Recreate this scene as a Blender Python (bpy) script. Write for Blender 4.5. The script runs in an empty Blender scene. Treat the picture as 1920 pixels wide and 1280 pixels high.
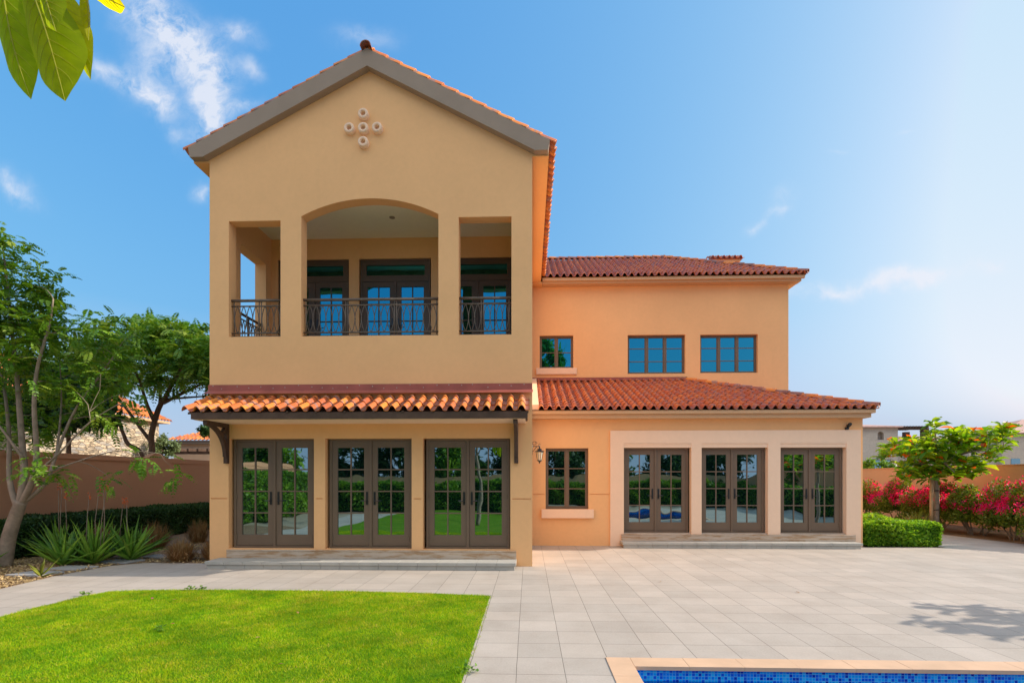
import bpy, bmesh, math, random
import numpy as np
from mathutils import Vector, Matrix
from mathutils.geometry import tessellate_polygon
random.seed(7); RNG = np.random.default_rng(11)
R = math.radians
scn = bpy.context.scene
COL = scn.collection

# ------------------------------------------------------------------ camera figures (also used to survey the site)
FPX, EYE, YAW = 971.0, 2.0, math.atan(31/971)
_c, _s = math.cos(YAW), math.sin(YAW)
def ray(u, v):
    r = (u-960)/FPX
    return (r*_c-_s, r*_s+_c, -(v-897)/FPX)
def at(u, v, Y):
    d = ray(u, v); t = Y/d[1]
    return Vector((d[0]*t, Y, EYE+d[2]*t))

# ------------------------------------------------------------------ mesh helpers
class MB:
    def __init__(s): s.v=[]; s.f=[]; s.r=[]
    def add(s, vs, fs, r=None):
        n=len(s.v); s.v += [tuple(p) for p in vs]
        s.f += [tuple(i+n for i in f) for f in fs]
        s.r += [random.random() if r is None else r]*len(fs)
        return s
    def box(s, x0,x1,y0,y1,z0,z1):
        vs=[(x,y,z) for z in (z0,z1) for y in (y0,y1) for x in (x0,x1)]
        return s.add(vs,[(0,2,3,1),(4,5,7,6),(0,1,5,4),(2,6,7,3),(0,4,6,2),(1,3,7,5)])
    def prism(s, loops, a0, a1, plane='xz'):
        """polygon with holes (first loop outer), extruded between a0 and a1 along the third axis"""
        def P(p,a):
            if plane=='xz': return (p[0],a,p[1])
            if plane=='yz': return (a,p[0],p[1])
            return (p[0],p[1],a)
        flat=[p for l in loops for p in l]
        tris=tessellate_polygon([[Vector((p[0],p[1],0)) for p in l] for l in loops])
        n=len(flat)
        vs=[P(p,a0) for p in flat]+[P(p,a1) for p in flat]
        fs=[tuple(t) for t in tris]+[tuple(i+n for i in reversed(t)) for t in tris]
        k=0
        for l in loops:
            m=len(l)
            for i in range(m):
                j=(i+1)%m
                fs.append((k+i,k+j,k+j+n,k+i+n))
            k+=m
        return s.add(vs,fs)
    def tube(s, pts, rad, n=8, cap=True):
        pts=[Vector(p) for p in pts]; m=len(pts)
        if not hasattr(rad,'__len__'): rad=[rad]*m
        vs=[]; prev=None
        for i,p in enumerate(pts):
            d=(pts[min(i+1,m-1)]-pts[max(i-1,0)])
            if d.length<1e-9: d=Vector((0,0,1))
            d.normalize()
            if prev is None:
                a=Vector((1,0,0)) if abs(d.x)<.8 else Vector((0,1,0))
                e=d.cross(a).normalized()
            else:
                e=(prev-d*prev.dot(d))
                e=e.normalized() if e.length>1e-6 else d.orthogonal().normalized()
            prev=e; g=d.cross(e)
            for k in range(n):
                t=2*math.pi*k/n
                vs.append(p+(e*math.cos(t)+g*math.sin(t))*rad[i])
        fs=[]
        for i in range(m-1):
            for k in range(n):
                q=(k+1)%n
                fs.append((i*n+k,i*n+q,(i+1)*n+q,(i+1)*n+k))
        if cap:
            fs.append(tuple(range(n))[::-1]); fs.append(tuple((m-1)*n+k for k in range(n)))
        return s.add(vs,fs)
    def lathe(s, c, prof, n=16, axis='z'):
        vs=[]
        for r,h in prof:
            for k in range(n):
                t=2*math.pi*k/n
                a,b=r*math.cos(t),r*math.sin(t)
                vs.append((c[0]+a,c[1]+b,c[2]+h) if axis=='z' else (c[0]+a,c[1]+h,c[2]+b))
        m=len(prof); fs=[]
        for i in range(m-1):
            for k in range(n):
                q=(k+1)%n; fs.append((i*n+k,i*n+q,(i+1)*n+q,(i+1)*n+k))
        return s.add(vs,fs)
    def build(s, name, mat, parent=None, smooth=False, bevel=0):
        me=bpy.data.meshes.new(name)
        me.from_pydata(s.v,[],s.f)
        if smooth: me.polygons.foreach_set('use_smooth',[True]*len(s.f))
        bm=bmesh.new(); bm.from_mesh(me)
        bmesh.ops.recalc_face_normals(bm, faces=bm.faces)
        if bevel:
            es=[e for e in bm.edges if len(e.link_faces)==2 and e.calc_face_angle(0)>0.6]
            bmesh.ops.bevel(bm, geom=es, offset=bevel, segments=2, affect='EDGES', profile=.5)
            bm.to_mesh(me); bm.free()
        else:
            bm.to_mesh(me); bm.free()
            at_=me.attributes.new('rnd','FLOAT','FACE'); at_.data.foreach_set('value',s.r)
        me.materials.append(mat)
        return link(name, me, parent)

def link(name, me, parent=None):
    o=bpy.data.objects.new(name, me); COL.objects.link(o)
    if parent is not None:
        o.parent=parent
        root=parent; T=Vector(parent.location)
        while root.parent is not None:
            root=root.parent; T=T+Vector(root.location)
        if o.type=='MESH' and T.length>0:
            me.transform(Matrix.Translation(-T))
    return o

def np_mesh(name, V, k, mat, rnd=None, parent=None, smooth=False, F=None):
    """V (n,3); consecutive k vertices are one face unless F given"""
    me=bpy.data.meshes.new(name); V=np.asarray(V,dtype=np.float32).reshape(-1,3)
    if F is None:
        F=np.arange(len(V),dtype=np.int32).reshape(-1,k)
    nf=len(F)
    me.vertices.add(len(V)); me.vertices.foreach_set('co',V.ravel())
    me.loops.add(nf*k); me.loops.foreach_set('vertex_index',np.asarray(F,dtype=np.int32).ravel())
    me.polygons.add(nf); me.polygons.foreach_set('loop_start',np.arange(0,nf*k,k,dtype=np.int32))
    me.update(calc_edges=True)
    if smooth: me.polygons.foreach_set('use_smooth',np.ones(nf,dtype=bool))
    if rnd is None: rnd=RNG.random(nf)
    a=me.attributes.new('rnd','FLOAT','FACE'); a.data.foreach_set('value',np.asarray(rnd,dtype=np.float32))
    me.materials.append(mat)
    return link(name, me, parent)

def empty(name, loc, label, cat, group=None):
    o=bpy.data.objects.new(name,None); COL.objects.link(o); o.location=loc
    return tag(o,label,cat,group)
def tag(o,label,cat,group=None,kind=None):
    o['label']=label; o['category']=cat
    if group: o['group']=group
    if kind: o['kind']=kind
    return o
def struct(o): o['kind']='structure'; return o

# ------------------------------------------------------------------ materials
def newmat(name):
    m=bpy.data.materials.new(name); m.use_nodes=True
    nt=m.node_tree; nt.nodes.clear()
    out=nt.nodes.new('ShaderNodeOutputMaterial')
    return m,nt,out
def N(nt,t,**kw):
    n=nt.nodes.new('ShaderNode'+t)
    for k,v in kw.items():
        if k in n.bl_rna.properties: setattr(n,k,v)
        else: n.inputs[k].default_value=v
    return n
def L(nt,a,b): nt.links.new(a,b)
def mixc(nt,fac,a,b,blend='MIX'):
    m=nt.nodes.new('ShaderNodeMix'); m.data_type='RGBA'; m.blend_type=blend
    for i,x in ((0,fac),(6,a),(7,b)):
        if hasattr(x,'node'): L(nt,x,m.inputs[i])
        elif i==0: m.inputs[i].default_value=x
        else: m.inputs[i].default_value=(*x,1) if len(x)==3 else x
    return m.outputs[2]
def ramp(nt,fac,stops,interp='LINEAR'):
    r=nt.nodes.new('ShaderNodeValToRGB'); L(nt,fac,r.inputs[0]); e=r.color_ramp.elements
    r.color_ramp.interpolation=interp
    while len(e)<len(stops): e.new(.5)
    for i,(p,c) in enumerate(stops):
        e[i].position=p; e[i].color=(*c,1) if len(c)==3 else c
    return r.outputs[0]
def math_(nt,op,a,b=None,clamp=False):
    m=nt.nodes.new('ShaderNodeMath'); m.operation=op; m.use_clamp=clamp
    for i,x in enumerate((a,b)):
        if x is None: continue
        if hasattr(x,'node'): L(nt,x,m.inputs[i])
        else: m.inputs[i].default_value=x
    return m.outputs[0]
def coord(nt,out='Object'):
    return nt.nodes.new('ShaderNodeTexCoord').outputs[out]
def noise(nt,scale,detail=4,rough=.55,vec=None,out='Fac'):
    n=N(nt,'TexNoise',Scale=scale,Detail=detail,Roughness=rough)
    L(nt,vec if vec is not None else coord(nt),n.inputs['Vector'])
    return n.outputs[out]
def bsdf(nt,out,col,rough=.8,spec=.3,bump=None,bstr=.2,bdist=.01,metal=0):
    b=nt.nodes.new('ShaderNodeBsdfPrincipled')
    if hasattr(col,'node'): L(nt,col,b.inputs['Base Color'])
    else: b.inputs['Base Color'].default_value=(*col,1)
    if hasattr(rough,'node'): L(nt,rough,b.inputs['Roughness'])
    else: b.inputs['Roughness'].default_value=rough
    b.inputs['Specular IOR Level'].default_value=spec
    b.inputs['Metallic'].default_value=metal
    if bump is not None:
        n=N(nt,'Bump',Strength=bstr,Distance=bdist); L(nt,bump,n.inputs['Height']); L(nt,n.outputs[0],b.inputs['Normal'])
    L(nt,b.outputs[0],out.inputs[0])
    return b
def simple(name,col,rough=.7,spec=.3,var=.12,scale=3,bump=0,bscale=60,metal=0):
    m,nt,out=newmat(name)
    n=noise(nt,scale,6,.6)
    c=ramp(nt,n,[(.3,tuple(x*(1-var) for x in col)),(.7,tuple(min(1,x*(1+var)) for x in col))])
    bsdf(nt,out,c,rough,spec,noise(nt,bscale,5) if bump else None,bump,.01,metal)
    return m
def stucco(name,col,var=.05):
    m,nt,out=newmat(name)
    big=noise(nt,.55,5,.6); fine=noise(nt,160,3,.6); mid=noise(nt,9,5,.65)
    c=ramp(nt,big,[(.3,tuple(x*(1-var) for x in col)),(.7,tuple(x*(1+var) for x in col))])
    c=mixc(nt,.25,c,ramp(nt,mid,[(.35,tuple(x*.92 for x in col)),(.65,tuple(x*1.05 for x in col))]))
    # faint rain streaks: noise stretched vertically
    mp=N(nt,'Mapping'); mp.inputs['Scale'].default_value=(5,5,.35); L(nt,coord(nt),mp.inputs[0])
    st=noise(nt,1.0,5,.6,mp.outputs[0])
    c=mixc(nt,ramp(nt,st,[(.6,(0,0,0)),(.85,(.14,.14,.14))]),c,tuple(x*.72 for x in col))
    h=math_(nt,'ADD',math_(nt,'MULTIPLY',fine,.5),mid)
    bsdf(nt,out,c,.92,.15,h,.12,.006)
    return m
def leafmat(name,cols,trans=.35,rough=.5,spec=.35,vein=False):
    """cols: list of colours picked by the per-leaf random number"""
    m,nt,out=newmat(name)
    a=N(nt,'Attribute'); a.attribute_name='rnd'
    st=[(i/(max(1,len(cols)-1)),c) for i,c in enumerate(cols)]
    c=ramp(nt,a.outputs['Fac'],st)
    n=noise(nt,1.3,3)
    c=mixc(nt,1.0,c,ramp(nt,n,[(.3,(.75,.75,.75)),(.7,(1.2,1.2,1.2))]),'MULTIPLY')
    if vein:
        n2=noise(nt,30,4); c=mixc(nt,.5,c,ramp(nt,n2,[(.35,(.6,.65,.5)),(.7,(1.15,1.1,1.0))]),'MULTIPLY')
    b=nt.nodes.new('ShaderNodeBsdfPrincipled'); L(nt,c,b.inputs['Base Color'])
    b.inputs['Roughness'].default_value=rough; b.inputs['Specular IOR Level'].default_value=spec
    t=nt.nodes.new('ShaderNodeBsdfTranslucent')
    L(nt,mixc(nt,1.0,c,(1.5,1.35,.5),'MULTIPLY'),t.inputs[0])
    mx=N(nt,'MixShader'); mx.inputs[0].default_value=trans
    L(nt,b.outputs[0],mx.inputs[1]); L(nt,t.outputs[0],mx.inputs[2]); L(nt,mx.outputs[0],out.inputs[0])
    return m
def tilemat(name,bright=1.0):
    shaded=bright<.9  # wing copy of the clay, toned down for its dimmer light
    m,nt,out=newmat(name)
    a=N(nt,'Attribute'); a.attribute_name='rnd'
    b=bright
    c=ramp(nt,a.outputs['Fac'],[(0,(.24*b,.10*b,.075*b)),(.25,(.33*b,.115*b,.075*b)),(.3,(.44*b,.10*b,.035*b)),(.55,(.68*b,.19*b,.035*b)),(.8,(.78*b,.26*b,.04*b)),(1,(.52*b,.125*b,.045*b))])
    if shaded: c=mixc(nt,.45,c,(.46,.105,.06))
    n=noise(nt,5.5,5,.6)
    mask=ramp(nt,n,[(.49 if shaded else .53,(0,0,0)),(.58 if shaded else .60,(.8,.8,.8))])
    c=mixc(nt,mask,c,(.34*b,.165*b,.16*b) if shaded else (.27*b,.165*b,.155*b))
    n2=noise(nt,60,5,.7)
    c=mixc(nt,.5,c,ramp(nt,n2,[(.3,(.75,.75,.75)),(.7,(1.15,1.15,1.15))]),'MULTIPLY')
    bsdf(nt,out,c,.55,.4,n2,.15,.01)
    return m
def pavers(name,col,u0,v0,size=.5,var=.09,mortar=.008):
    m,nt,out=newmat(name)
    mp=N(nt,'Mapping'); mp.inputs['Location'].default_value=(-u0,-v0,0); L(nt,coord(nt),mp.inputs[0])
    br=nt.nodes.new('ShaderNodeTexBrick'); br.offset=0; br.squash=1
    for k,v in (('Scale',1),('Mortar Size',mortar/2),('Mortar Smooth',.1),('Bias',0),('Brick Width',size),('Row Height',size)): br.inputs[k].default_value=v
    br.inputs['Color1'].default_value=(*[x*(1-var) for x in col],1)
    br.inputs['Color2'].default_value=(col[0]*(1+var),col[1]*(1+var*.8),col[2]*(1+var*.7),1)
    br.inputs['Mortar'].default_value=(*[x*.42 for x in col],1)
    # slightly wandering joints
    nz=N(nt,'TexNoise',Scale=1.7,Detail=2); L(nt,coord(nt),nz.inputs['Vector'])
    vm=nt.nodes.new('ShaderNodeVectorMath'); vm.operation='MULTIPLY_ADD'
    L(nt,nz.outputs['Color'],vm.inputs[0]); vm.inputs[1].default_value=(.012,.012,0); L(nt,mp.outputs[0],vm.inputs[2])
    L(nt,vm.outputs[0],br.inputs['Vector'])
    n=noise(nt,1.1,6,.65); n2=noise(nt,45,4,.7)
    c=mixc(nt,1.0,br.outputs[0],ramp(nt,n,[(.3,(.88,.86,.84)),(.7,(1.06,1.06,1.06))]),'MULTIPLY')
    c=mixc(nt,1.0,c,ramp(nt,n2,[(.3,(.92,.92,.92)),(.7,(1.06,1.06,1.06))]),'MULTIPLY')
    h=math_(nt,'ADD',math_(nt,'MULTIPLY',br.outputs['Fac'],-1.0),math_(nt,'MULTIPLY',n2,.15))
    bsdf(nt,out,c,.75,.3,h,.5,.004)
    return m
def glassmat(name,tint=(.34,.50,.55),body=(.004,.018,.018),wave=.085):
    m,nt,out=newmat(name)
    g=N(nt,'BsdfGlossy',Roughness=.015); g.inputs['Color'].default_value=(*tint,1)
    d=N(nt,'BsdfDiffuse'); d.inputs['Color'].default_value=(*body,1)
    n=noise(nt,1.6,1,.3); bp=N(nt,'Bump',Strength=wave,Distance=.05); L(nt,n,bp.inputs['Height']); L(nt,bp.outputs[0],g.inputs['Normal'])
    lw=N(nt,'LayerWeight',Blend=.25)
    f=math_(nt,'ADD',math_(nt,'MULTIPLY',lw.outputs['Facing'],.35),.72,True)
    mx=N(nt,'MixShader'); L(nt,f,mx.inputs[0]); L(nt,d.outputs[0],mx.inputs[1]); L(nt,g.outputs[0],mx.inputs[2]); L(nt,mx.outputs[0],out.inputs[0])
    return m
def mosaic(name,ax):
    m,nt,out=newmat(name)
    sx=N(nt,'SeparateXYZ'); L(nt,coord(nt),sx.inputs[0])
    cb=nt.nodes.new('ShaderNodeCombineXYZ'); L(nt,sx.outputs[ax[0]],cb.inputs[0]); L(nt,sx.outputs[ax[1]],cb.inputs[1])
    sc=nt.nodes.new('ShaderNodeVectorMath'); sc.operation='SCALE'; L(nt,cb.outputs[0],sc.inputs[0]); sc.inputs['Scale'].default_value=1/.034
    fl=nt.nodes.new('ShaderNodeVectorMath'); fl.operation='FLOOR'; L(nt,sc.outputs[0],fl.inputs[0])
    fr=nt.nodes.new('ShaderNodeVectorMath'); fr.operation='FRACTION'; L(nt,sc.outputs[0],fr.inputs[0])
    wn=N(nt,'TexWhiteNoise',noise_dimensions='2D'); L(nt,fl.outputs[0],wn.inputs['Vector'])
    c=ramp(nt,wn.outputs['Value'],[(0,(.0,.34,.80)),(.35,(.0,.20,.75)),(.60,(.0,.09,.62)),(.80,(.0,.035,.42)),(.9,(.02,.42,.80))],'CONSTANT')
    s2=N(nt,'SeparateXYZ'); L(nt,fr.outputs[0],s2.inputs[0])
    g=math_(nt,'MAXIMUM',math_(nt,'LESS_THAN',s2.outputs[0],.09),math_(nt,'LESS_THAN',s2.outputs[1],.09))
    c=mixc(nt,g,c,(.16,.48,.75))
    bsdf(nt,out,c,.25,.5)
    return m

M={}
M['stucco']=stucco('stucco',(.83,.470,.222),.06)
M['cream']=stucco('cream_stucco',(.86,.61,.44),.03)
M['cornice']=stucco('cornice_paint',(.60,.38,.22),.04)
M['soffit']=stucco('soffit_paint',(.76,.43,.19),.03)
M['ceiling']=stucco('ceiling_paint',(.88,.80,.66),.02)
M['rake']=simple('rake_board_paint',(.31,.235,.18),.7,.25,.06,1.5)
M['frame']=simple('bronze_frame',(.155,.105,.070),.5,.4,.06,2)
M['darkframe']=simple('dark_bronze_frame',(.10,.068,.046),.5,.4,.06,2)
M['handle']=simple('black_metal',(.012,.012,.014),.35,.5,.1,6)
M['iron']=simple('wrought_iron',(.12,.088,.066),.5,.4,.2,8)
M['timber']=simple('dark_timber',(.085,.048,.032),.65,.3,.3,4,.2,30)
M['flash']=simple('red_flashing',(.33,.085,.06),.5,.4,.2,2.2)
M['tile']=tilemat('terracotta_tile',1.0)
M['tile_shaded']=tilemat('shaded_terracotta_tile',.88)  # same clay as the other roofs, the wing's shading put into its colour
M['glass']=glassmat('tinted_glass')
M['glass_up']=glassmat('blue_tinted_glass',(.05,.40,.54),(.002,.02,.03),.07)
M['stone']=simple('sandstone_step',(.52,.42,.33),.7,.3,.18,2.5,.1,40)
M['tread']=simple('grey_tread_stone',(.42,.40,.36),.75,.3,.1,3,.1,40)
M['patio']=pavers('patio_pavers',(.455,.40,.345),-.12,.30,var=.07)
M['coping']=simple('pool_coping_stone',(.64,.42,.27),.6,.3,.10,2,.05,40)
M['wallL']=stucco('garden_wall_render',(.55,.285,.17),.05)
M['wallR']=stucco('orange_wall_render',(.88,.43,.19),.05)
def stained_stone():
    m,nt,out=newmat('stained_sandstone')
    mp=N(nt,'Mapping'); mp.inputs['Scale'].default_value=(1.2,1.2,9); L(nt,coord(nt),mp.inputs[0])
    n=noise(nt,1.5,6,.65,mp.outputs[0])
    c=ramp(nt,n,[(.35,(.56,.45,.36)),(.5,(.52,.40,.30)),(.62,(.38,.22,.11)),(.7,(.50,.38,.28))])
    bsdf(nt,out,c,.75,.3,noise(nt,50,4),.1,.005); return m
M['stained']=stained_stone()

# ------------------------------------------------------------------ world, sun, camera
EL, AZ = R(26.2), R(4.0)          # sun height; angle behind the facade plane, sun at +X
EXPO=1.0
FILL_BANK=1.85  # brightness of the added fill cloud behind the viewer
def build_world():
    w=bpy.data.worlds.new('World'); scn.world=w; w.use_nodes=True
    nt=w.node_tree; nt.nodes.clear()
    out=nt.nodes.new('ShaderNodeOutputWorld'); bg=nt.nodes.new('ShaderNodeBackground')
    L(nt,bg.outputs[0],out.inputs[0]); bg.inputs[1].default_value=.15
    sky=nt.nodes.new('ShaderNodeTexSky'); sky.sky_type='NISHITA'; sky.sun_disc=False
    sky.sun_elevation=EL; sky.sun_rotation=R(90)-AZ
    sky.altitude=0; sky.air_density=1.0; sky.dust_density=6.0; sky.ozone_density=2.0
    # colour response of the hazy daylight sky, channel by channel
    K=1/(.15*2**EXPO); sp=N(nt,'SeparateColor'); L(nt,sky.outputs[0],sp.inputs[0]); hs=nt.nodes.new('ShaderNodeCombineColor')
    for i,(p,g_) in enumerate(((1.085,.1454),(.594,.3397),(.253,.6592))):
        L(nt,math_(nt,'MINIMUM',math_(nt,'MULTIPLY',math_(nt,'POWER',sp.outputs[i],p),g_*K),(.86,.90,.98)[i]*K),hs.inputs[i])
    # clouds, placed by direction
    tc=coord(nt,'Generated'); sx=N(nt,'SeparateXYZ'); L(nt,tc,sx.inputs[0])
    cap=ramp(nt,sx.outputs[2],[(.12,(.84*.5,.89*.5,.975*.5)),(.34,(.70*.5,.84*.5,.975*.5)),(.55,(.60*.5,.79*.5,.965*.5))]); cap=mixc(nt,1.0,cap,(2*K,2*K,2*K),'MULTIPLY')
    hc=mixc(nt,1.0,hs.outputs[0],cap,'DARKEN')
    hz=mixc(nt,ramp(nt,sx.outputs[2],[(0,(.92,.92,.92)),(.10,(.6,.6,.6)),(.27,(0,0,0))]),hc,(.60*K,.69*K,.84*K),'LIGHTEN')
    yy=math_(nt,'MAXIMUM',sx.outputs[1],.05)
    px=math_(nt,'DIVIDE',sx.outputs[0],yy); pz=math_(nt,'DIVIDE',sx.outputs[2],yy)
    cb=nt.nodes.new('ShaderNodeCombineXYZ'); L(nt,px,cb.inputs[0]); L(nt,pz,cb.inputs[1])
    wz=N(nt,'TexNoise',Scale=7,Detail=4,Roughness=.6); L(nt,cb.outputs[0],wz.inputs['Vector'])
    wv=nt.nodes.new('ShaderNodeVectorMath'); wv.operation='MULTIPLY_ADD'
    L(nt,wz.outputs['Color'],wv.inputs[0]); wv.inputs[1].default_value=(.09,.09,0); L(nt,cb.outputs[0],wv.inputs[2])
    blobs=[(285,25,55,38,30,1),(345,80,62,34,40,1.1),(388,150,34,62,-10,1.1),(400,215,22,40,-15,.8),(300,120,40,60,30,.55),(215,150,85,20,22,.75),(300,195,40,22,40,.75),(395,245,40,16,-25,.8),
           (447,66,30,16,25,.75),(462,130,20,12,30,.5),(455,208,28,12,-15,.6),(25,352,42,17,32,.85),(378,350,14,14,0,.7),(330,255,14,14,0,.4),(685,72,42,16,0,.4),(5,60,20,30,0,.35),
           (1555,543,44,10,-4,1),(1680,525,62,13,-8,1.1),(1760,516,40,11,-8,.8),(1416,420,13,8,-30,.8),(1462,405,16,7,0,.7),(1855,494,32,12,0,.8),(1493,557,18,9,0,.4),(1470,380,26,16,-30,.25),(1570,283,14,4,0,.3),(1690,250,12,4,0,.3)]
    tot=None
    for (u,v,ru,rv,ang,amp) in blobs:
        d=ray(u,v); cx,cz=d[0]/d[1]+.045,d[2]/d[1]+.045
        mp=N(nt,'Mapping'); mp.vector_type='TEXTURE'
        mp.inputs['Location'].default_value=(cx,cz,0); mp.inputs['Rotation'].default_value=(0,0,R(-ang)); mp.inputs['Scale'].default_value=(ru/FPX*1.25,rv/FPX*1.25,1)
        L(nt,wv.outputs[0],mp.inputs[0])
        ln=nt.nodes.new('ShaderNodeVectorMath'); ln.operation='DOT_PRODUCT'; L(nt,mp.outputs[0],ln.inputs[0]); L(nt,mp.outputs[0],ln.inputs[1])
        e=math_(nt,'MULTIPLY',math_(nt,'EXPONENT',math_(nt,'MULTIPLY',ln.outputs['Value'],-1.3)),amp)
        tot=e if tot is None else math_(nt,'ADD',tot,e)
    nz=N(nt,'TexNoise',Scale=13,Detail=9,Roughness=.68); L(nt,wv.outputs[0],nz.inputs['Vector'])
    dens=math_(nt,'MULTIPLY',tot,math_(nt,'MULTIPLY_ADD',nz.outputs['Fac'],2.6) if False else ramp(nt,nz.outputs['Fac'],[(.36,(.12,.12,.12)),(.62,(1,1,1))]))
    dens=math_(nt,'MULTIPLY',dens,math_(nt,'GREATER_THAN',sx.outputs[1],.06))
    dens=math_(nt,'MINIMUM',dens,.85)
    col=mixc(nt,dens,hz,(.84*K,.87*K,.96*K))
    # added high bank of bright cloud, unseen behind the viewer, fills the shaded fronts
    n3=N(nt,'TexNoise',Scale=2.6,Detail=6,Roughness=.6); L(nt,tc,n3.inputs['Vector'])
    m3=math_(nt,'MULTIPLY',ramp(nt,sx.outputs[2],[(.42,(0,0,0)),(.60,(1,1,1))]),ramp(nt,math_(nt,'MULTIPLY',sx.outputs[1],-1.0),[(.05,(0,0,0)),(.30,(1,1,1))]))
    m3=math_(nt,'MULTIPLY',m3,ramp(nt,n3.outputs['Fac'],[(.34,(0,0,0)),(.52,(1,1,1))]))
    col=mixc(nt,m3,col,(FILL_BANK*K,FILL_BANK*.98*K,FILL_BANK*.95*K))
    L(nt,col,bg.inputs[0])
    return sky,bg,hs
SKY,BG,HS=build_world()
sd=bpy.data.lights.new('sun','SUN'); sd.energy=3.05; sd.angle=R(.5); sd.color=(1,.895,.765)
so=bpy.data.objects.new('sun',sd); COL.objects.link(so)
tosun=Vector((math.cos(EL)*math.cos(AZ),math.cos(EL)*math.sin(AZ),math.sin(EL)))
so.rotation_euler=tosun.to_track_quat('Z','Y').to_euler(); so.location=(40,5,30)
cam=bpy.data.cameras.new('camera'); co=bpy.data.objects.new('camera',cam); COL.objects.link(co)
co.location=(0,0,EYE); co.rotation_euler=(R(90),0,YAW)
cam.sensor_width=36; cam.lens=FPX/1920*36; cam.shift_y=257/1920; cam.clip_end=3000; cam.clip_start=.05
scn.camera=co
vs=scn.view_settings; vs.view_transform='Standard'; vs.look='None'; vs.exposure=EXPO; vs.gamma=1
scn.cycles.max_bounces=7; scn.cycles.diffuse_bounces=5; scn.cycles.transparent_max_bounces=12
scn.cycles.use_denoising=True

# ------------------------------------------------------------------ roof tiles
def tiles(mb_name, origin, ux, uv, width, length, mat, parent, pitch=.25, row=.36, planes=(), seed=1, nb=8):
    """S-shaped clay tiles on a sloping rectangle: ux along the eave, uv up the slope; planes = (co,no) keep the side away from no"""
    rr=random.Random(seed)
    o=Vector(origin); ux=Vector(ux).normalized(); uv=Vector(uv).normalized(); un=ux.cross(uv).normalized()
    if un.z<0: un=-un
    prof=[(0,-.004)]+[(.62*i/nb,.094*math.sin(math.pi*i/nb)**.8) for i in range(1,nb)]+[(.62,-.004),(.72,-.016),(.9,-.016),(1.0,-.004)]
    nc=int(round(width/pitch)); pt=width/nc; nr=int(math.ceil(length/row))
    mb=MB()
    for r in range(nr):
        v0=r*row; v1=min(v0+row+.06,length+.02)
        for c in range(nc):
            j=rr.uniform(-.006,.006); l0=.030+rr.uniform(-.004,.004); dv=rr.uniform(-.008,.008)
            vs_=[]
            for (v,lift) in ((v0+dv,l0),(v0+dv+.02,l0+.004),(v1,.0)):
                for (u,h) in prof:
                    vs_.append(o+ux*((c+u)*pt+j)+uv*v+un*(h+lift))
            n=len(prof)
            low=[o+ux*((c+u)*pt+j)+uv*(v0+dv+.004)+un*(h+l0-.018) for (u,h) in prof]
            fs=[]
            for k in range(2):
                for i in range(n-1): fs.append((k*n+i,k*n+i+1,(k+1)*n+i+1,(k+1)*n+i))
            b=3*n
            for i in range(n-1): fs.append((b+i,b+i+1,i+1,i))
            vs_+=low
            # underside of the first row so the barrels read hollow from below
            if r==0:
                back=[o+ux*((c+u)*pt+j)+uv*(v0+.25)+un*(h+l0-.018) for (u,h) in prof]
                b2=len(vs_); vs_+=back
                for i in range(n-1): fs.append((b2+i,b2+i+1,b+i+1,b+i))
            q=rr.random(); n0=len(mb.r); mb.add(vs_,fs,.3+.7*q)
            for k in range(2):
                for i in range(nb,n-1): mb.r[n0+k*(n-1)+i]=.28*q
    me=bpy.data.meshes.new(mb_name); me.from_pydata(mb.v,[],mb.f)
    a=me.attributes.new('rnd','FLOAT','FACE'); a.data.foreach_set('value',mb.r)
    if planes:
        bm=bmesh.new(); bm.from_mesh(me)
        for (pc,pn) in planes:
            bmesh.ops.bisect_plane(bm,geom=bm.verts[:]+bm.edges[:]+bm.faces[:],plane_co=pc,plane_no=pn,clear_outer=True,dist=1e-5)
        bm.to_mesh(me); bm.free()
    me.polygons.foreach_set('use_smooth',[True]*len(me.polygons))
    me.materials.append(mat)
    ob=link(mb_name,me,parent)
    return ob
def ridge_caps(name,p0,p1,mat,parent,r=.105,seg=.42,seed=3):
    rr=random.Random(seed); p0,p1=Vector(p0),Vector(p1); d=(p1-p0); ln=d.length; d.normalize()
    side=d.cross(Vector((0,0,1))).normalized(); up=side.cross(d)
    mb=MB(); n=int(ln/seg)+1
    for i in range(n):
        a=i*seg; b=min(a+seg+.06,ln+.03); vs_=[]
        for (t,rad,l) in ((a,r*1.1,.02),(b,r*.92,0)):
            for k in range(11):
                th=math.pi*k/10
                vs_.append(p0+d*t+side*math.cos(th)*rad+up*(math.sin(th)*rad+l))
            for k in range(11):
                th=math.pi*k/10
                vs_.append(p0+d*t+side*math.cos(th)*(rad-.018)+up*(math.sin(th)*(rad-.018)+l))
        fs=[]
        for k in range(10):
            fs.append((k,k+1,22+k+1,22+k)); fs.append((11+k,11+k+1,k+1,k))
        mb.add(vs_,fs,rr.random())
    return mb.build(name,mat,parent)

# ------------------------------------------------------------------ the villa
villa=empty('villa',(0,15.5,0),'two-storey orange stucco villa with gabled balcony front and terracotta tiled roofs','house')
GX0,GX1,GY=-7.405,.085,11.8      # gabled block
GC=(GX0+GX1)/2
def rect(x0,x1,z0,z1): return [(x0,z0),(x1,z0),(x1,z1),(x0,z1)]
SL=.5235
def gz(x): return 11.72-SL*abs(x-GC)      # roof deck
DX=[(-6.90,-4.97),(-4.632,-2.70),(-2.365,-.435)]
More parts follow.
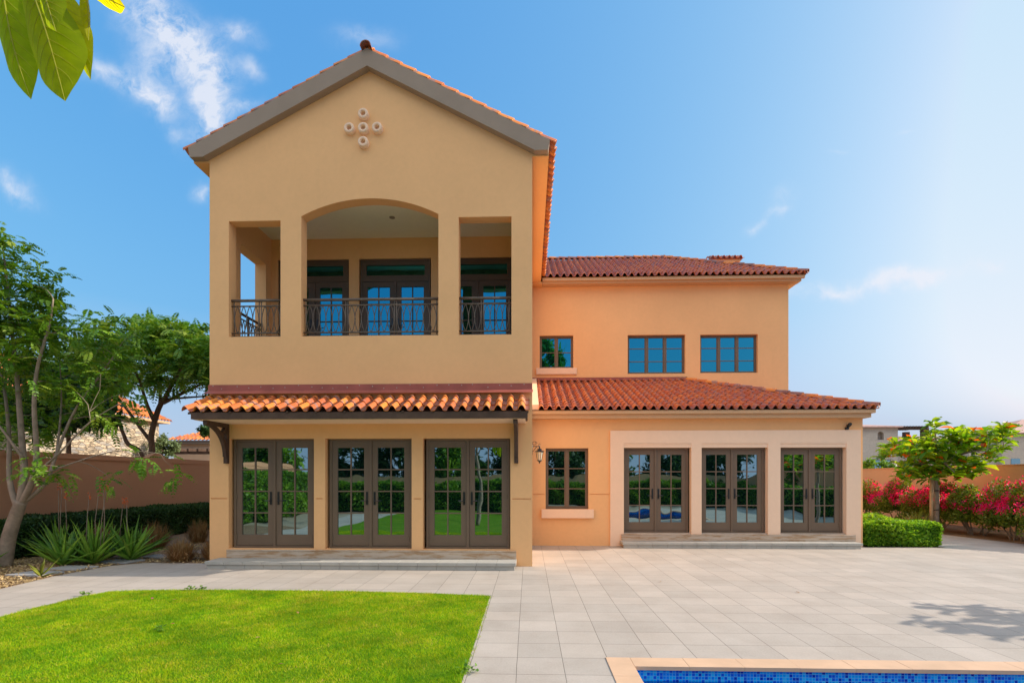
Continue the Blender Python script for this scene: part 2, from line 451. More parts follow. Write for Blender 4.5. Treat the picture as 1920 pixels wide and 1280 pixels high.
# front wall with the three door openings, the three balcony openings and shadow grooves
arch=[(-5.245,5.285),(-2.063,5.285),(-2.063,8.055)]
ax0,ax1=-5.245,-2.063; acx=(ax0+ax1)/2; hw=(ax1-ax0)/2; rise=.385; rad=(hw*hw+rise*rise)/(2*rise); a0=math.asin(hw/rad)
for i in range(1,24):
    t=a0-2*a0*i/24; arch.append((acx+rad*math.sin(t),8.055+rise-rad+rad*math.cos(t)))
arch.append((ax0,8.055))
slots=[rect(GX0+.03,-6.99,1.530,1.552),rect(-4.90,-4.75,1.530,1.552),rect(-2.63,-2.46,1.530,1.552),rect(-.37,GX1-.03,1.530,1.552)]
outer=[(GX0,0),(GX1,0),(GX1,gz(GX1)-.05),(GC,gz(GC)-.05),(GX0,gz(GX0)-.05)]
holes=[rect(x0-.055,x1+.02,.385,2.925) for x0,x1 in DX]+[arch,rect(-6.951,-5.733,5.285,7.965),rect(-1.597,-.389,5.285,7.975)]+slots
MB().prism([outer]+holes,GY,GY+.30).build('gable_wall',M['stucco'],villa)
for s in slots:
    (x0,z0),(x1,z1)=s[0],s[2]; MB().box(x0-.0,x1+.0,GY+.025,GY+.04,z0,z1).build('wall_groove',M['stucco'],villa)
# side walls
MB().prism([[(12.1,0),(27.5,0),(27.5,9.45),(12.1,9.45)],[(12.57,5.30),(13.80,5.30),(13.80,7.80),(12.57,7.80)]],GX0,GX0+.3,'yz').build('side_wall',M['stucco'],villa)
MB().box(GX1-.3,GX1,12.1,19.8,0,9.45).build('side_wall',M['stucco'],villa)
BW=14.1
MB().prism([[(GX0+.3,5.0),(GX1-.3,5.0),(GX1-.3,8.75),(GX0+.3,8.75)]]+[rect(x0-.03,x1+.03,5.05,8.04) for x0,x1 in DX],BW,BW+.25).build('balcony_wall',M['stucco'],villa)
MB().box(GX0+.3,GX1-.3,12.1,BW+.2,4.95,5.10).build('balcony_floor',M['stone'],villa)
clg=MB().box(GX0+.3,GX1-.3,12.1,BW,8.60,8.72).build('balcony_ceiling',M['ceiling'],villa)
MB().lathe((-3.45,13.0,8.60),[(0,-.012),(.055,-.014),(.07,-.008),(.075,.0)],20).build('downlight',M['rake'],clg,True)
# ring vents
for (x,z) in ((-3.777,10.01),(-3.455,10.01),(-4.10,10.01),(-3.777,10.332),(-3.777,9.69)):
    MB().lathe((x,GY,z),[(.055,-.02),(.055,-.10),(.07,-.115),(.10,-.115),(.118,-.095),(.118,.01)],28,'y').add([(x+.055*math.cos(2*math.pi*k/20),GY-.02,z+.055*math.sin(2*math.pi*k/20)) for k in range(20)],[tuple(range(20))]).build('ring_vent',M['cream'],villa,True)
# gable roof: tiles on both slopes, verge boards, eaves
EX=4.25                                   # half width at the tile edge
cs=1/math.sqrt(1+SL*SL)
zt=lambda x:11.76-SL*abs(x-GC)
dk=MB()
for s in (1,-1):
    x1=GC+s*4.12
    dk.add([(GC,11.72,zt(GC)-.03),(x1,11.72,zt(x1)-.03),(x1,27.8,zt(x1)-.03),(GC,27.8,zt(GC)-.03),(GC,11.72,zt(GC)-.10),(x1,11.72,zt(x1)-.10),(x1,27.8,zt(x1)-.10),(GC,27.8,zt(GC)-.10)],
           [(0,1,2,3),(4,5,6,7),(0,1,5,4),(1,2,6,5),(2,3,7,6)])
roof=dk.build('gable_roof',M['timber'],villa)
SLEN=4.25/cs-.02
tiles('roof_tiles',(GC+EX,11.63,zt(GC+EX)-.02),(0,1,0),(-cs,0,SL*cs),16.2,SLEN,M['tile'],roof,seed=5)
tiles('roof_tiles',(GC-EX,11.63,zt(GC-EX)-.02),(0,1,0),(cs,0,SL*cs),16.2,SLEN,M['tile'],roof,seed=6)
ridge_caps('ridge_cap',(GC,11.50,11.69),(GC,27.8,11.69),M['tile'],roof,.115)
rb=MB()
top=[(GC-4.14,zt(GC-4.14)-.012),(GC,zt(GC)-.012),(GC+4.14,zt(GC+4.14)-.012)]
xw=3.80
rb.prism([[(GC-4.10,9.36),(GC-4.14,top[0][1]),(GC,top[1][1]),(GC+4.14,top[2][1]),(GC+4.10,9.36),(GC+xw,9.36),(GC,11.35),(GC-xw,9.36)]],11.62,11.80-.003)
rb.build('verge_board',M['rake'],roof)
for s in (1,-1):
    xa,xb=sorted((GC+s*3.745,GC+s*4.08))
    MB().box(xa,xb,GY,19.5 if s>0 else 27.5,9.33,9.45).build('soffit',M['soffit'],roof)
    xa,xb=sorted((GC+s*4.08,GC+s*4.12))
    MB().box(xa,xb,GY,19.35 if s>0 else 27.5,9.33,zt(GC+4.12)-.02).build('fascia_board',M['soffit'],roof)
# lean-to ground floor of the wing
WY,WX1=15.5,9.79
UY=19.8
wd=[(2.83,4.76),(5.11,6.99),(7.40,9.25)]
win=[(.51,1.785,1.095,2.91)]
wslots=[rect(.12,.49,1.527,1.548),rect(1.80,2.415,1.527,1.548)]
MB().prism([[(.086,0),(WX1,0),(WX1,3.8),(.086,3.8)]]+[rect(x0-.1,x1+.1,.3,3.2) for x0,x1 in wd]+[rect(*w) for w in win]+wslots,WY,WY+.3).build('wing_wall',M['stucco'],villa)
for s in wslots: MB().box(s[0][0],s[2][0],WY+.025,WY+.04,s[0][1],s[2][1]).build('wall_groove',M['stucco'],villa)
MB().box(WX1-.3,WX1,WY+.3,27.5,0,3.8).build('side_wall',M['stucco'],villa)
MB().prism([rect(2.425,9.71,0,3.425)]+[rect(x0-.005,x1+.045,.36,3.055) for x0,x1 in wd],WY-.05,WY-.002).build('door_surround',M['cream'],villa)
for x0,x1 in wd:
    MB().box(x0-.05,x0-.002,WY,WY+.2,.36,3.06).build('door_reveal',M['cream'],villa); MB().box(x1+.045,x1+.09,WY,WY+.2,.36,3.06).build('door_reveal',M['cream'],villa)
for x0,x1 in wd: MB().box(x0-.005,x1+.045,WY-.03,WY+.2,2.92,3.05).box(x0-.005,x1+.045,WY-.045,WY-.03,3.02,3.052).build('lintel',M['cream'],villa)
# upper wall of the wing
uw=[(.427,1.706,6.207,7.458),(3.766,5.932,5.977,7.449),(6.491,8.637,5.99,7.44)]
MB().prism([[(.086,3.8),(WX1-.02,3.8),(WX1-.02,9.32),(.086,9.32)]]+[rect(*w) for w in uw],UY,UY+.3).build('wing_wall',M['stucco'],villa)
MB().box(WX1-.32,WX1-.02,UY+.3,27.5,3.8,9.32).build('side_wall',M['stucco'],villa)
MB().box(GX0,WX1,27.2,27.5,0,9.3).build('back_wall',M['stucco'],villa)
# lean-to roof
EYl,EZ,EXr=15.08,4.0,9.98
TZ=5.70; ly=UY-EYl; lslope=(TZ-EZ)/ly; lc=1/math.sqrt(1+lslope**2)
AP=Vector((5.70,UY,TZ)); HC=Vector((EXr,EYl,EZ))
hd=(AP-HC); hn=Vector((hd.y,-hd.x,0)).normalized()       # horizontal normal of the hip plane
if hn.x<0: hn=-hn
deck=MB().add([(.1,EYl+.03,EZ-.01),(EXr-.03,EYl+.03,EZ-.01),AP-Vector((0,0,.01)),(.1,UY,TZ-.01)],[(0,1,2,3)])
deck.add([(EXr-.03,EYl+.03,EZ-.01),(EXr-.03,27.5,EZ-.01),(AP.x,27.5,TZ-.01),AP-Vector((0,0,.01))],[(0,1,2,3)])
lean=deck.build('lean_to_roof',M['timber'],villa)
tiles('roof_tiles',(.30,EYl,EZ),(1,0,0),(0,lc,lslope*lc),EXr-.30,ly/lc,M['tile_shaded'],lean,planes=[(HC,hn)],seed=8)
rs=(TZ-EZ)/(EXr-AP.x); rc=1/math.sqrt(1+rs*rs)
tiles('roof_tiles',(EXr,EYl,EZ),(0,1,0),(-rc,0,rs*rc),12.4,(EXr-AP.x)/rc,M['tile_shaded'],lean,planes=[(HC,-hn),(Vector((9.8,0,0)),Vector((0,0,0.0001))) ][:1],seed=9)
ridge_caps('hip_cap',HC+Vector((0,0,.05)),AP+Vector((0,0,.06)),M['tile'],lean,.10)
MB().box(.09,AP.x+.05,UY-.06,UY-.003,TZ+.02,TZ+.14).add([(.09,UY-.06,TZ+.05),(AP.x,UY-.06,TZ+.05),(AP.x,UY-.2,TZ-.0),(.09,UY-.2,TZ-.0)],[(0,1,2,3)]).build('flashing',M['flash'],lean)
cb=MB(); z0=lambda y:EZ+(y-EYl)*lslope
cb.add([(.088,EYl+.1,z0(EYl+.1)-.1),(.30,EYl+.1,z0(EYl+.1)-.1),(.30,UY,z0(UY)-.1),(.088,UY,z0(UY)-.1),(.088,EYl+.1,z0(EYl+.1)+.13),(.30,EYl+.1,z0(EYl+.1)+.13),(.30,UY,z0(UY)+.13),(.088,UY,z0(UY)+.13)],[(0,1,2,3),(4,5,6,7),(0,1,5,4),(1,2,6,5),(2,3,7,6),(3,0,4,7)])
cb.build('parapet_curb',M['cream'],lean)
MB().box(.088,9.93,15.13,WY,3.885,3.99).box(WX1,9.93,WY,27.5,3.885,3.99).box(.088,9.86,15.22,WY,3.765,3.885).box(WX1,9.86,WY,27.5,3.765,3.885).build('cornice',M['cornice'],lean,bevel=.008)
# main roof of the wing
UE,UEZ,UXR=19.3,9.50,10.22
AP2=Vector((6.0,23.5,11.87)); HC2=Vector((UXR,UE,UEZ)); s2=(AP2.z-UEZ)/(AP2.y-UE); c2=1/math.sqrt(1+s2*s2)
hd=(AP2-HC2); hn2=Vector((hd.y,-hd.x,0)).normalized()
deck=MB().add([(.3,UE+.03,UEZ-.01),(UXR-.03,UE+.03,UEZ-.01),AP2-Vector((0,0,.01)),(-3,AP2.y,AP2.z-.01)],[(0,1,2,3)])
deck.add([(UXR-.03,UE+.03,UEZ-.01),(UXR-.03,27.7,UEZ-.01),AP2-Vector((0,0,.01))],[(0,1,2)]).add([(UXR-.03,27.7,UEZ-.01),(-3,27.7,UEZ-.01),(-3,AP2.y,AP2.z-.01),AP2-Vector((0,0,.01))],[(0,1,2,3)])
wr=deck.build('wing_roof',M['timber'],villa)
vn=Vector((-(s2),0,0))
# valley with the gable slope: keep the part right of the valley line
v0=Vector((GC+EX,UE,0)); kk=(11.76-UEZ)/s2; v1=Vector((GC,UE+kk,0)); vd=v1-v0; vnn=Vector((-vd.y,vd.x,0)).normalized()
if vnn.x>0: vnn=-vnn
tiles('roof_tiles',(-3.0,UE,UEZ),(1,0,0),(0,c2,s2*c2),UXR+3.0,(AP2.y-UE)/c2,M['tile_shaded'],wr,planes=[(HC2,hn2 if hn2.x>0 else -hn2),(v0+Vector((-.15,0,0)),vnn)],seed=10)
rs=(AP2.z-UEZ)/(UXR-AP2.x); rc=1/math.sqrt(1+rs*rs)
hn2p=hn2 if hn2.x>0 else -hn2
tiles('roof_tiles',(UXR,UE,UEZ),(0,1,0),(-rc,0,rs*rc),8.4,(UXR-AP2.x)/rc,M['tile_shaded'],wr,planes=[(HC2,-hn2p),(Vector((UXR,27.7,0)),Vector((hn2p.x,hn2p.y*1.0,0)))],seed=12)
ridge_caps('hip_cap',HC2+Vector((0,0,.05)),AP2+Vector((0,0,.06)),M['tile'],wr,.10)
ridge_caps('ridge_cap',(-2.0,AP2.y,AP2.z+.05),AP2+Vector((0,0,.05)),M['tile'],wr,.10)
MB().box(.52,10.16,19.36,19.46,9.38,9.50).box(.52,10.08,19.46,UY,9.30,9.40).box(WX1-.02,10.16,UY,27.6,9.38,9.50).box(WX1-.02,10.06,UY,27.6,9.30,9.385).build('cornice',M['cornice'],wr,bevel=.008)
MB().box(.09,.515,19.4,UY,9.28,9.36).build('soffit',M['soffit'],wr)
ch=MB().box(8.45,9.55,23.9,24.9,9.5,11.86).box(8.38,9.62,23.83,24.97,11.86,11.96).build('chimney',M['stucco'],villa)
tiles('cap_tiles',(8.25,23.7,11.96),(1,0,0),(0,.94,.34),1.5,.75,M['tile'],ch,seed=20)
MB().box(8.3,9.7,23.78,25.0,11.96,11.985).build('chimney_cap',M['flash'],ch)
# awning over the garden doors
AY,AZe=10.86,3.43; AXL,AXR=-7.42,.02; aw=(GY-AY); asl=(3.83-AZe)/aw; ac=1/math.sqrt(1+asl*asl)
awn=MB().add([(AXL+.1,AY+.04,AZe-.01),(AXR-.02,AY+.04,AZe-.01),(AXR-.02,GY-.002,3.82),(AXL+.1,GY-.002,3.82),(AXL+.1,AY+.04,AZe-.05),(AXR-.02,AY+.04,AZe-.05),(AXR-.02,GY-.002,3.78),(AXL+.1,GY-.002,3.78)],[(0,1,2,3),(4,5,6,7),(0,1,5,4),(1,2,6,5),(3,0,4,7)]).build('awning',M['timber'],villa)
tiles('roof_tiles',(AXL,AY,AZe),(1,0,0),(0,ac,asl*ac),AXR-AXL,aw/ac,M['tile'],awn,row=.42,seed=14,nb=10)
MB().box(-7.24,-.02,AY+.02,AY+.07,3.275,3.415).box(-.065,-.02,AY+.07,GY-.3,3.275,3.42).box(-7.24,-7.195,AY+.07,GY-.01,3.275,3.42).build('fascia_board',M['timber'],awn)
for i in range(12):
    x=-7.0+i*.62; MB().box(x-.02,x+.02,AY+.0,AY+.35,3.405,3.44).build('rafter_end',M['timber'],awn)
MB().box(-7.195,-.065,AY+.07,GY-.002,3.262,3.285).build('soffit',M['cream'],awn)
fl=MB().box(-7.42,.084,GY-.03,GY-.002,4.02,4.17)
fl.add([(-7.42,GY-.03,4.03),(.10,GY-.03,4.03),(.10,GY-.15,3.945),(-7.47,GY-.15,3.945)],[(0,1,2,3)])
fl.build('flashing',M['flash'],awn)
rr=random.Random(2)
for i in range(26):
    x=-7.35+i*.29+rr.uniform(-.05,.05); MB().lathe((x,GY-.03,4.11+rr.uniform(-.04,.04)),[(0,-.006),(.01,-.005),(.012,0)],8,'y').build('flashing_screw',M['tread'],awn)
def bracket(x):
    w=.045; m=MB()
    m.box(x-w,x+w,GY-.09,GY-.002,2.35,3.26)                       # wall post
    m.box(x-w,x+w,AY+.10,GY-.09,3.17,3.26)                       # arm
    outer,inner=[],[]
    for i in range(13):
        t=math.pi/2*i/12
        y=GY-.07-.78*(1-math.cos(t)); z=2.50+.70*math.sin(t)
        outer.append((y-.055*math.cos(t),z-.055*math.sin(t)*.6)); inner.append((y+.055*math.cos(t),z+.055*math.sin(t)*.6))
    m.prism([outer+inner[::-1]],x-w+.004,x+w-.004,'yz')
    m.prism([[(GY-.30,2.99),(GY-.24,2.93),(GY-.06,3.14),(GY-.12,3.19)]],x-w+.008,x+w-.008,'yz')
    return m.build('bracket',M['timber'],awn)
bracket(-6.98); bracket(-.28)
# french doors and windows
def french_door(x0,x1,z0,z1,y,fm,gm,transom=None,rows=4):
    zt_=z1 if transom is None else transom
    f=MB(); fw=.055
    f.box(x0,x0+fw,y-.01,y+.12,z0,z1).box(x1-fw,x1,y-.01,y+.12,z0,z1).box(x0+fw,x1-fw,y-.01,y+.12,z1-fw,z1).box(x0+fw,x1-fw,y-.02,y+.12,z0,z0+.045)
    if transom:
        f.box(x0+fw,x1-fw,y-.008,y+.12,zt_-.03,zt_+.08)
        f.box(x0+fw,x0+fw+.10,y+.004,y+.1,zt_+.08,z1-fw).box(x1-fw-.10,x1-fw,y+.004,y+.1,zt_+.08,z1-fw).box(x0+fw+.1,x1-fw-.1,y+.004,y+.1,z1-fw-.10,z1-fw).box(x0+fw+.1,x1-fw-.1,y+.004,y+.1,zt_+.08,zt_+.14)
    cx=(x0+x1)/2
    f.box(cx-.03,cx+.03,y-.018,y+.10,z0+.045,zt_-(.055 if transom is None else .03))
    d=f.build('french_door',fm,villa)
    gl=MB()
    if transom: gl.box(x0+fw+.1,x1-fw-.1,y+.05,y+.06,zt_+.14,z1-fw-.1)
    zl0=z0+.05; zl1=zt_-(.06 if transom is None else .035)
    for (a,b,hs_) in ((x0+fw+.004,cx-.034,1),(cx+.034,x1-fw-.004,-1)):
        m=MB(); st=.125; tr=.145; br=.26
        m.box(a,a+st,y+.006,y+.07,zl0,zl1).box(b-st,b,y+.006,y+.07,zl0,zl1).box(a+st,b-st,y+.006,y+.07,zl1-tr,zl1).box(a+st,b-st,y+.006,y+.07,zl0,zl0+br)
        m.box(a+.03,b-.03,y-.004,y+.006,zl0+.02,zl0+.05)
        ga,gb,g0,g1=a+st,b-st,zl0+br,zl1-tr
        # glazing bead and muntins
        m.box((ga+gb)/2-.014,(ga+gb)/2+.014,y+.012,y+.06,g0,g1)
        for r in range(1,rows):
            z=g0+(g1-g0)*r/rows; m.box(ga,gb,y+.014,y+.058,z-.014,z+.014)
        m.build('door_leaf',fm,d)
        gl.box(ga,gb,y+.035,y+.045,g0,g1)
        hx=(b-.055) if hs_>0 else (a+.055); zc=zl0+.98-(.0)
        h=MB().box(hx-.022,hx+.022,y-.006,y+.006,zc-.02,zc+.28)
        h.tube([(hx,y-.005,zc+.07),(hx,y-.055,zc+.07)],.011,8).tube([(hx,y-.052,zc+.07),(hx-hs_*.13,y-.055,zc+.075)],.010,8)
        h.build('door_handle',M['handle'],d)
        if transom is None:
            ex=a+.004 if hs_>0 else b-.004
            for zz in (zl0+.2,zl0+1.15,zl1-.2): MB().tube([(ex,y-.008,zz-.05),(ex,y-.008,zz+.05)],.011,6).build('hinge',fm,d)
    gl.build('glass',gm,d)
    return d
for x0,x1 in DX: french_door(x0,x1,.385,2.925,GY+.13,M['frame'],M['glass'])
for x0,x1 in DX: french_door(x0,x1,5.10,8.04,BW+.06,M['darkframe'],M['glass_up'],7.46)
for x0,x1 in wd: french_door(x0,x1,.39,2.92,WY+.13,M['frame'],M['glass'])
def window(x0,x1,z0,z1,y,cols,rows,gm,fm,sill=None):
    f=MB(); fw=.05
    f.box(x0,x0+fw,y,y+.1,z0,z1).box(x1-fw,x1,y,y+.1,z0,z1).box(x0+fw,x1-fw,y,y+.1,z1-fw,z1).box(x0+fw,x1-fw,y,y+.1,z0,z0+fw)
    w=(x1-x0-2*fw)/cols
    for c in range(1,cols):
        x=x0+fw+w*c; f.box(x-.035,x+.035,y+.004,y+.1,z0+fw,z1-fw)
    win_=f.build('window',fm,villa)
    ms=MB()
    for c in range(cols):
        xa=x0+fw+w*c+(.035 if c else 0); xb=x0+fw+w*(c+1)-(.035 if c<cols-1 else 0)
        ms.box(xa,xa+.035,y+.02,y+.07,z0+fw,z1-fw).box(xb-.035,xb,y+.02,y+.07,z0+fw,z1-fw).box(xa+.035,xb-.035,y+.02,y+.07,z1-fw-.035,z1-fw).box(xa+.035,xb-.035,y+.02,y+.07,z0+fw,z0+fw+.035)
        for r in range(1,rows):
            z=z0+(z1-z0)*r/rows; ms.box(xa+.035,xb-.035,y+.025,y+.065,z-.013,z+.013)
    ms.build('sash',fm,win_)
    MB().box(x0+fw,x1-fw,y+.045,y+.055,z0+fw,z1-fw).build('glass',gm,win_)
    if sill: MB().box(*sill).build('window_sill',M['cream'],win_,bevel=.006)
window(.51,1.785,1.095,2.91,WY+.09,2,3,M['glass'],M['frame'],(.385,1.93,WY-.10,WY+.09,.83,1.09))
window(*uw[0],UY+.12,2,2,M['glass_up'],M['frame'],(.29,1.83,UY-.06,UY+.12,5.97,6.21))
window(*uw[1],UY+.12,3,3,M['glass_up'],M['frame']); window(*uw[2],UY+.12,3,3,M['glass_up'],M['frame'])
# steps
def stepset(x0,x1,xs0,xs1,yw,yf):
    t=MB(); n=max(1,round((x1-x0)/.42)); w=(x1-x0)/n
    for i in range(n):
        t.box(x0+i*w+.002,x0+(i+1)*w-.002,yf-.03,yw-.002,.10,.172)
        t.box(x0+.03+i*(w-.06/n)+.002,x0+.03+(i+1)*(w-.06/n)-.002,yf,yf+.1,.004,.099)
    t.build('step',M['tread'],villa,bevel=.006)
    MB().box(xs0,xs1,yw-.065,yw-.002,.173,.335).box(xs0,xs1,yw-.075,yw+.13,.336,.362).build('threshold_stone',M['stained'],villa,bevel=.004)
stepset(-7.16,-.27,-6.97,-.28,GY,11.25); stepset(2.70,9.46,2.74,9.52,WY-.052,14.99)
for xs in (DX,):
    MB().box(-6.97,-.36,GY+.002,GY+.30,.30,.384).build('door_threshold',M['stone'],villa)
MB().box(2.8,9.3,WY+.0,WY+.3,.30,.389).build('door_threshold',M['stone'],villa)
# balcony railings
def railing(pts0,pts1,panels,y0dir='x'):
    """railing from pts0 to pts1 (x,y); panels: list of lens counts separated by double posts"""
    p0,p1=Vector((*pts0,0)),Vector((*pts1,0)); ln=(p1-p0).length; d=(p1-p0)/ln; m=MB()
    P=lambda t,z:p0+d*t+Vector((0,0,z))
    m.tube([P(0,6.16),P(ln,6.16)],.034,10)
    for z,r in ((6.03,.019),(5.40,.019),(5.315,.019)): m.tube([P(0,z),P(ln,z)],r,8)
    tot=sum(panels); gap=.075; e=.07
    w=(ln-2*e-gap*(len(panels)-1))/tot; t=e
    for pn in panels:
        for tt in (t-.012,t+pn*w+.012): m.tube([P(tt,5.30),P(tt,6.14)],.013,8)
        for i in range(pn):
            c=t+(i+.5)*w
            for s in (1,-1):
                m.tube([P(c+s*w*.5*math.sin(math.pi*k/12)**.85,5.40+.63*k/12) for k in range(13)],.0095,6)
            if i: m.lathe(P(t+i*w,5.715),[(.0,-.02),(.014,-.012),(.016,0),(.014,.012),(0,.02)],8)
        t+=pn*w+gap
    return m.build('balcony_railing',M['iron'],villa,True)
railing((-6.951,11.92),(-5.733,11.92),[4,3]); railing((-5.245,11.92),(-2.063,11.92),[6,7,6]); railing((-1.597,11.92),(-.389,11.92),[3,4]); railing((-7.25,12.57),(-7.25,13.80),[4,4])

# lantern and security light
ln=empty('wall_lantern',(GX1,13.5,2.75),'black wall lantern with frosted glass on scrolled arm beside small ground window','lamp')
m=MB().box(GX1+.0,GX1+.018,13.46,13.54,2.62,2.92); m.tube([(GX1+.01,13.5,2.84),(GX1+.22,13.5,2.84)],.012,8)
m.tube([(GX1+.02+.07*math.cos(t)*(1-.06*t)+.05,13.5,2.92+.05*math.sin(t)*(1-.06*t)) for t in [k*.5 for k in range(16)]],.007,6)
m.tube([(GX1+.20+.02*math.cos(t),13.5,2.88+.03*math.sin(t)) for t in [k*.5 for k in range(11)]],.006,6)
m.tube([(GX1+.02,13.5,2.70),(GX1+.07,13.5,2.76),(GX1+.13,13.5,2.83)],.008,6)
m.build('lamp_arm',M['handle'],ln,True)
cx=GX1+.20
MB().lathe((cx,13.5,2.43),[(.0,.40),(.015,.40),(.02,.36),(.06,.345),(.065,.31),(.125,.285),(.125,.27),(.09,.262)],6).lathe((cx,13.5,2.43),[(.055,.05),(.062,.035),(.02,.0),(.012,-.03),(0,-.04)],6).build('lamp_cap',M['handle'],ln)
fr=MB()
for k in range(6):
    t=2*math.pi*k/6; fr.tube([(cx+.054*math.cos(t),13.5+.054*math.sin(t),2.475),(cx+.092*math.cos(t),13.5+.092*math.sin(t),2.695)],.007,5)
fr.build('lamp_frame',M['handle'],ln)
M['frost']=simple('frosted_glass',(.62,.55,.42),.4,.4,.05,8)
MB().lathe((cx,13.5,2.43),[(.048,.045),(.086,.265)],6).build('lamp_glass',M['frost'],ln)
sl=empty('security_light',(9.319,WY,3.51),'small black security floodlight high on the cream door surround','lamp')
MB().box(9.27,9.35,WY-.08,WY-.003,3.44,3.50).tube([(9.31,WY-.05,3.50),(9.32,WY-.12,3.56)],.018,8).build('mount',M['handle'],sl)
MB().lathe((0,0,0),[(.0,-.06),(.035,-.06),(.05,-.02),(.055,.07),(.045,.075),(.0,.06)],16,'y').build('lamp_head',M['handle'],sl,True)
hd_=[o for o in sl.children if o.name.startswith('lamp_head')][0]
hd_.data.transform(Matrix.Translation(Vector((9.319,WY,3.51)))); hd_.data.transform(Matrix.Rotation(R(-25),4,'X')); hd_.location=(.01,-.14,.06)
# ------------------------------------------------------------------ ground
def flat(name,loops,z,mat):
    flatp=[p for l in loops for p in l]
    tr=tessellate_polygon([[Vector((p[0],p[1],0)) for p in l] for l in loops])
    m=MB().add([(p[0],p[1],z) for p in flatp],[tuple(t) for t in tr])
    return struct(m.build(name,mat))
PX0,PX1,PY0,PY1=.857,9.2,-1.3,5.81
pool_hole=[(PX0,PY0),(PX1,PY0),(PX1,PY1),(PX0,PY1)]
M['ground']=simple('sandy_ground',(.36,.29,.21),.9,.1,.2,.3,.2,20)
flat('ground',[[(-500,-500),(500,-500),(500,900),(-500,900)],pool_hole],-.02,M['ground'])
LAWN=[(-.655,-7.6),(-.655,8.80),(-1.6,8.95),(-3.23,9.09),(-5.65,9.12),(-6.9,9.05),(-7.40,8.92),(-7.56,8.5),(-7.58,8.1),(-7.64,7.65),(-7.62,7.2),(-7.6,-7.6)]
patio=[(-.655,-3.0)]+LAWN[1:-1]+[(-7.6,-6),(-9.6,-6),(-9.57,9.08),(-9.73,10.3),(-9.64,11.54),(-9.12,12.0),(-7.556,12.0),(-7.40,12.0),(.085,12.0),(.085,15.6),(9.8,15.6),(9.8,15.42),(12.1,15.42),(12.1,27),(14.75,27),(14.83,19.0),(15.1,16.3),(15.35,12),(15.4,-3.0)]
flat('patio',[patio,pool_hole],.004,M['patio'])
def soil(name,a,b):
    m,nt,out=newmat(name)
    n=noise(nt,3,8,.7); n2=noise(nt,55,5,.75)
    c=ramp(nt,n,[(.3,a),(.7,b)]); c=mixc(nt,1,c,ramp(nt,n2,[(.3,(.55,.55,.55)),(.7,(1.35,1.3,1.25))]),'MULTIPLY')
    bsdf(nt,out,c,.95,.1,n2,.8,.03); return m
M['soil']=soil('bed_soil',(.20,.13,.08),(.34,.235,.15))
M['soilR']=soil('red_bed_soil',(.24,.14,.075),(.36,.22,.12))
flat('planting_soil',[[(-13.7,2),(-9.62,2),(-9.57,9.08),(-9.73,10.3),(-9.64,11.54),(-9.12,12.0),(-7.42,12.0),(-7.42,26),(-13.7,26)]],.0,M['soil'])
flat('planting_soil',[[(14.75,27),(14.83,19.0),(15.1,16.3),(15.35,12),(15.4,-3),(18.4,-3),(18.4,34),(14.75,34)]],.002,M['soilR'])
flat('planting_soil',[[(9.8,15.5),(12.1,15.5),(12.1,24),(9.8,24)]],.001,M['soilR'])
# lawn: turf base and blades
def turf():
    m,nt,out=newmat('turf')
    n=noise(nt,.9,6,.6); n2=noise(nt,70,4,.7)
    c=ramp(nt,n,[(.35,(.09,.21,.006)),(.55,(.13,.26,.008)),(.72,(.22,.26,.03))])
    c=mixc(nt,1,c,ramp(nt,n2,[(.3,(.5,.55,.5)),(.7,(1.3,1.25,1.2))]),'MULTIPLY')
    bsdf(nt,out,c,.9,.1,n2,.6,.03); return m
M['turf']=turf()
flat('lawn',[LAWN],.008,M['turf'])
def in_poly(P,poly):
    x,y=P[:,0],P[:,1]; ins=np.zeros(len(P),bool); n=len(poly)
    for i in range(n):
        x0,y0=poly[i]; x1,y1=poly[(i+1)%n]
        c=((y0>y)!=(y1>y))&(x<(x1-x0)*(y-y0)/(y1-y0+1e-12)+x0); ins^=c
    return ins
def vnoise(P,s,seed):
    r=np.random.default_rng(seed); v=np.zeros(len(P))
    for k in range(9):
        a=r.uniform(0,6.28); f=s*r.uniform(.5,1.9); v+=np.sin((P[:,0]*np.cos(a)+P[:,1]*np.sin(a))*f+r.uniform(0,6.28))
    return v/9
def grass_blades():
    n=230000
    P=np.stack([RNG.uniform(-7.75,-.6,n),4.6+4.6*RNG.random(n)**1.0],1)
    edge=RNG.normal(0,.025,(n,2)); P=P[in_poly(P+edge,LAWN)]; n=len(P)
    h=RNG.uniform(.015,.034,n)*(1+.5*vnoise(P,9,3)); a=RNG.uniform(0,6.283,n); w=RNG.uniform(.0022,.0045,n)
    lean=RNG.normal(0,.016,(n,2))
    d=np.stack([np.cos(a),np.sin(a)],1)*w[:,None]
    V=np.zeros((n,3,3)); V[:,0,:2]=P-d; V[:,1,:2]=P+d; V[:,2,:2]=P+lean; V[:,:2,2]=.006; V[:,2,2]=.008+h
    dry=vnoise(P,2.2,5)*.28+vnoise(P,7,6)*.35+vnoise(P,19,16)*.35
    r=np.clip(.45+dry*.75+RNG.normal(0,.20,n),0,1)
    m=leafmat('grass_blade',[(.09,.27,.003),(.19,.39,.003),(.33,.47,.004),(.50,.50,.012),(.62,.48,.12)],.4,.6,.2)
    o=np_mesh('grass',V,3,m,r); tag(o,'short bright green lawn grass with yellowish patches','grass',kind='stuff')
grass_blades()
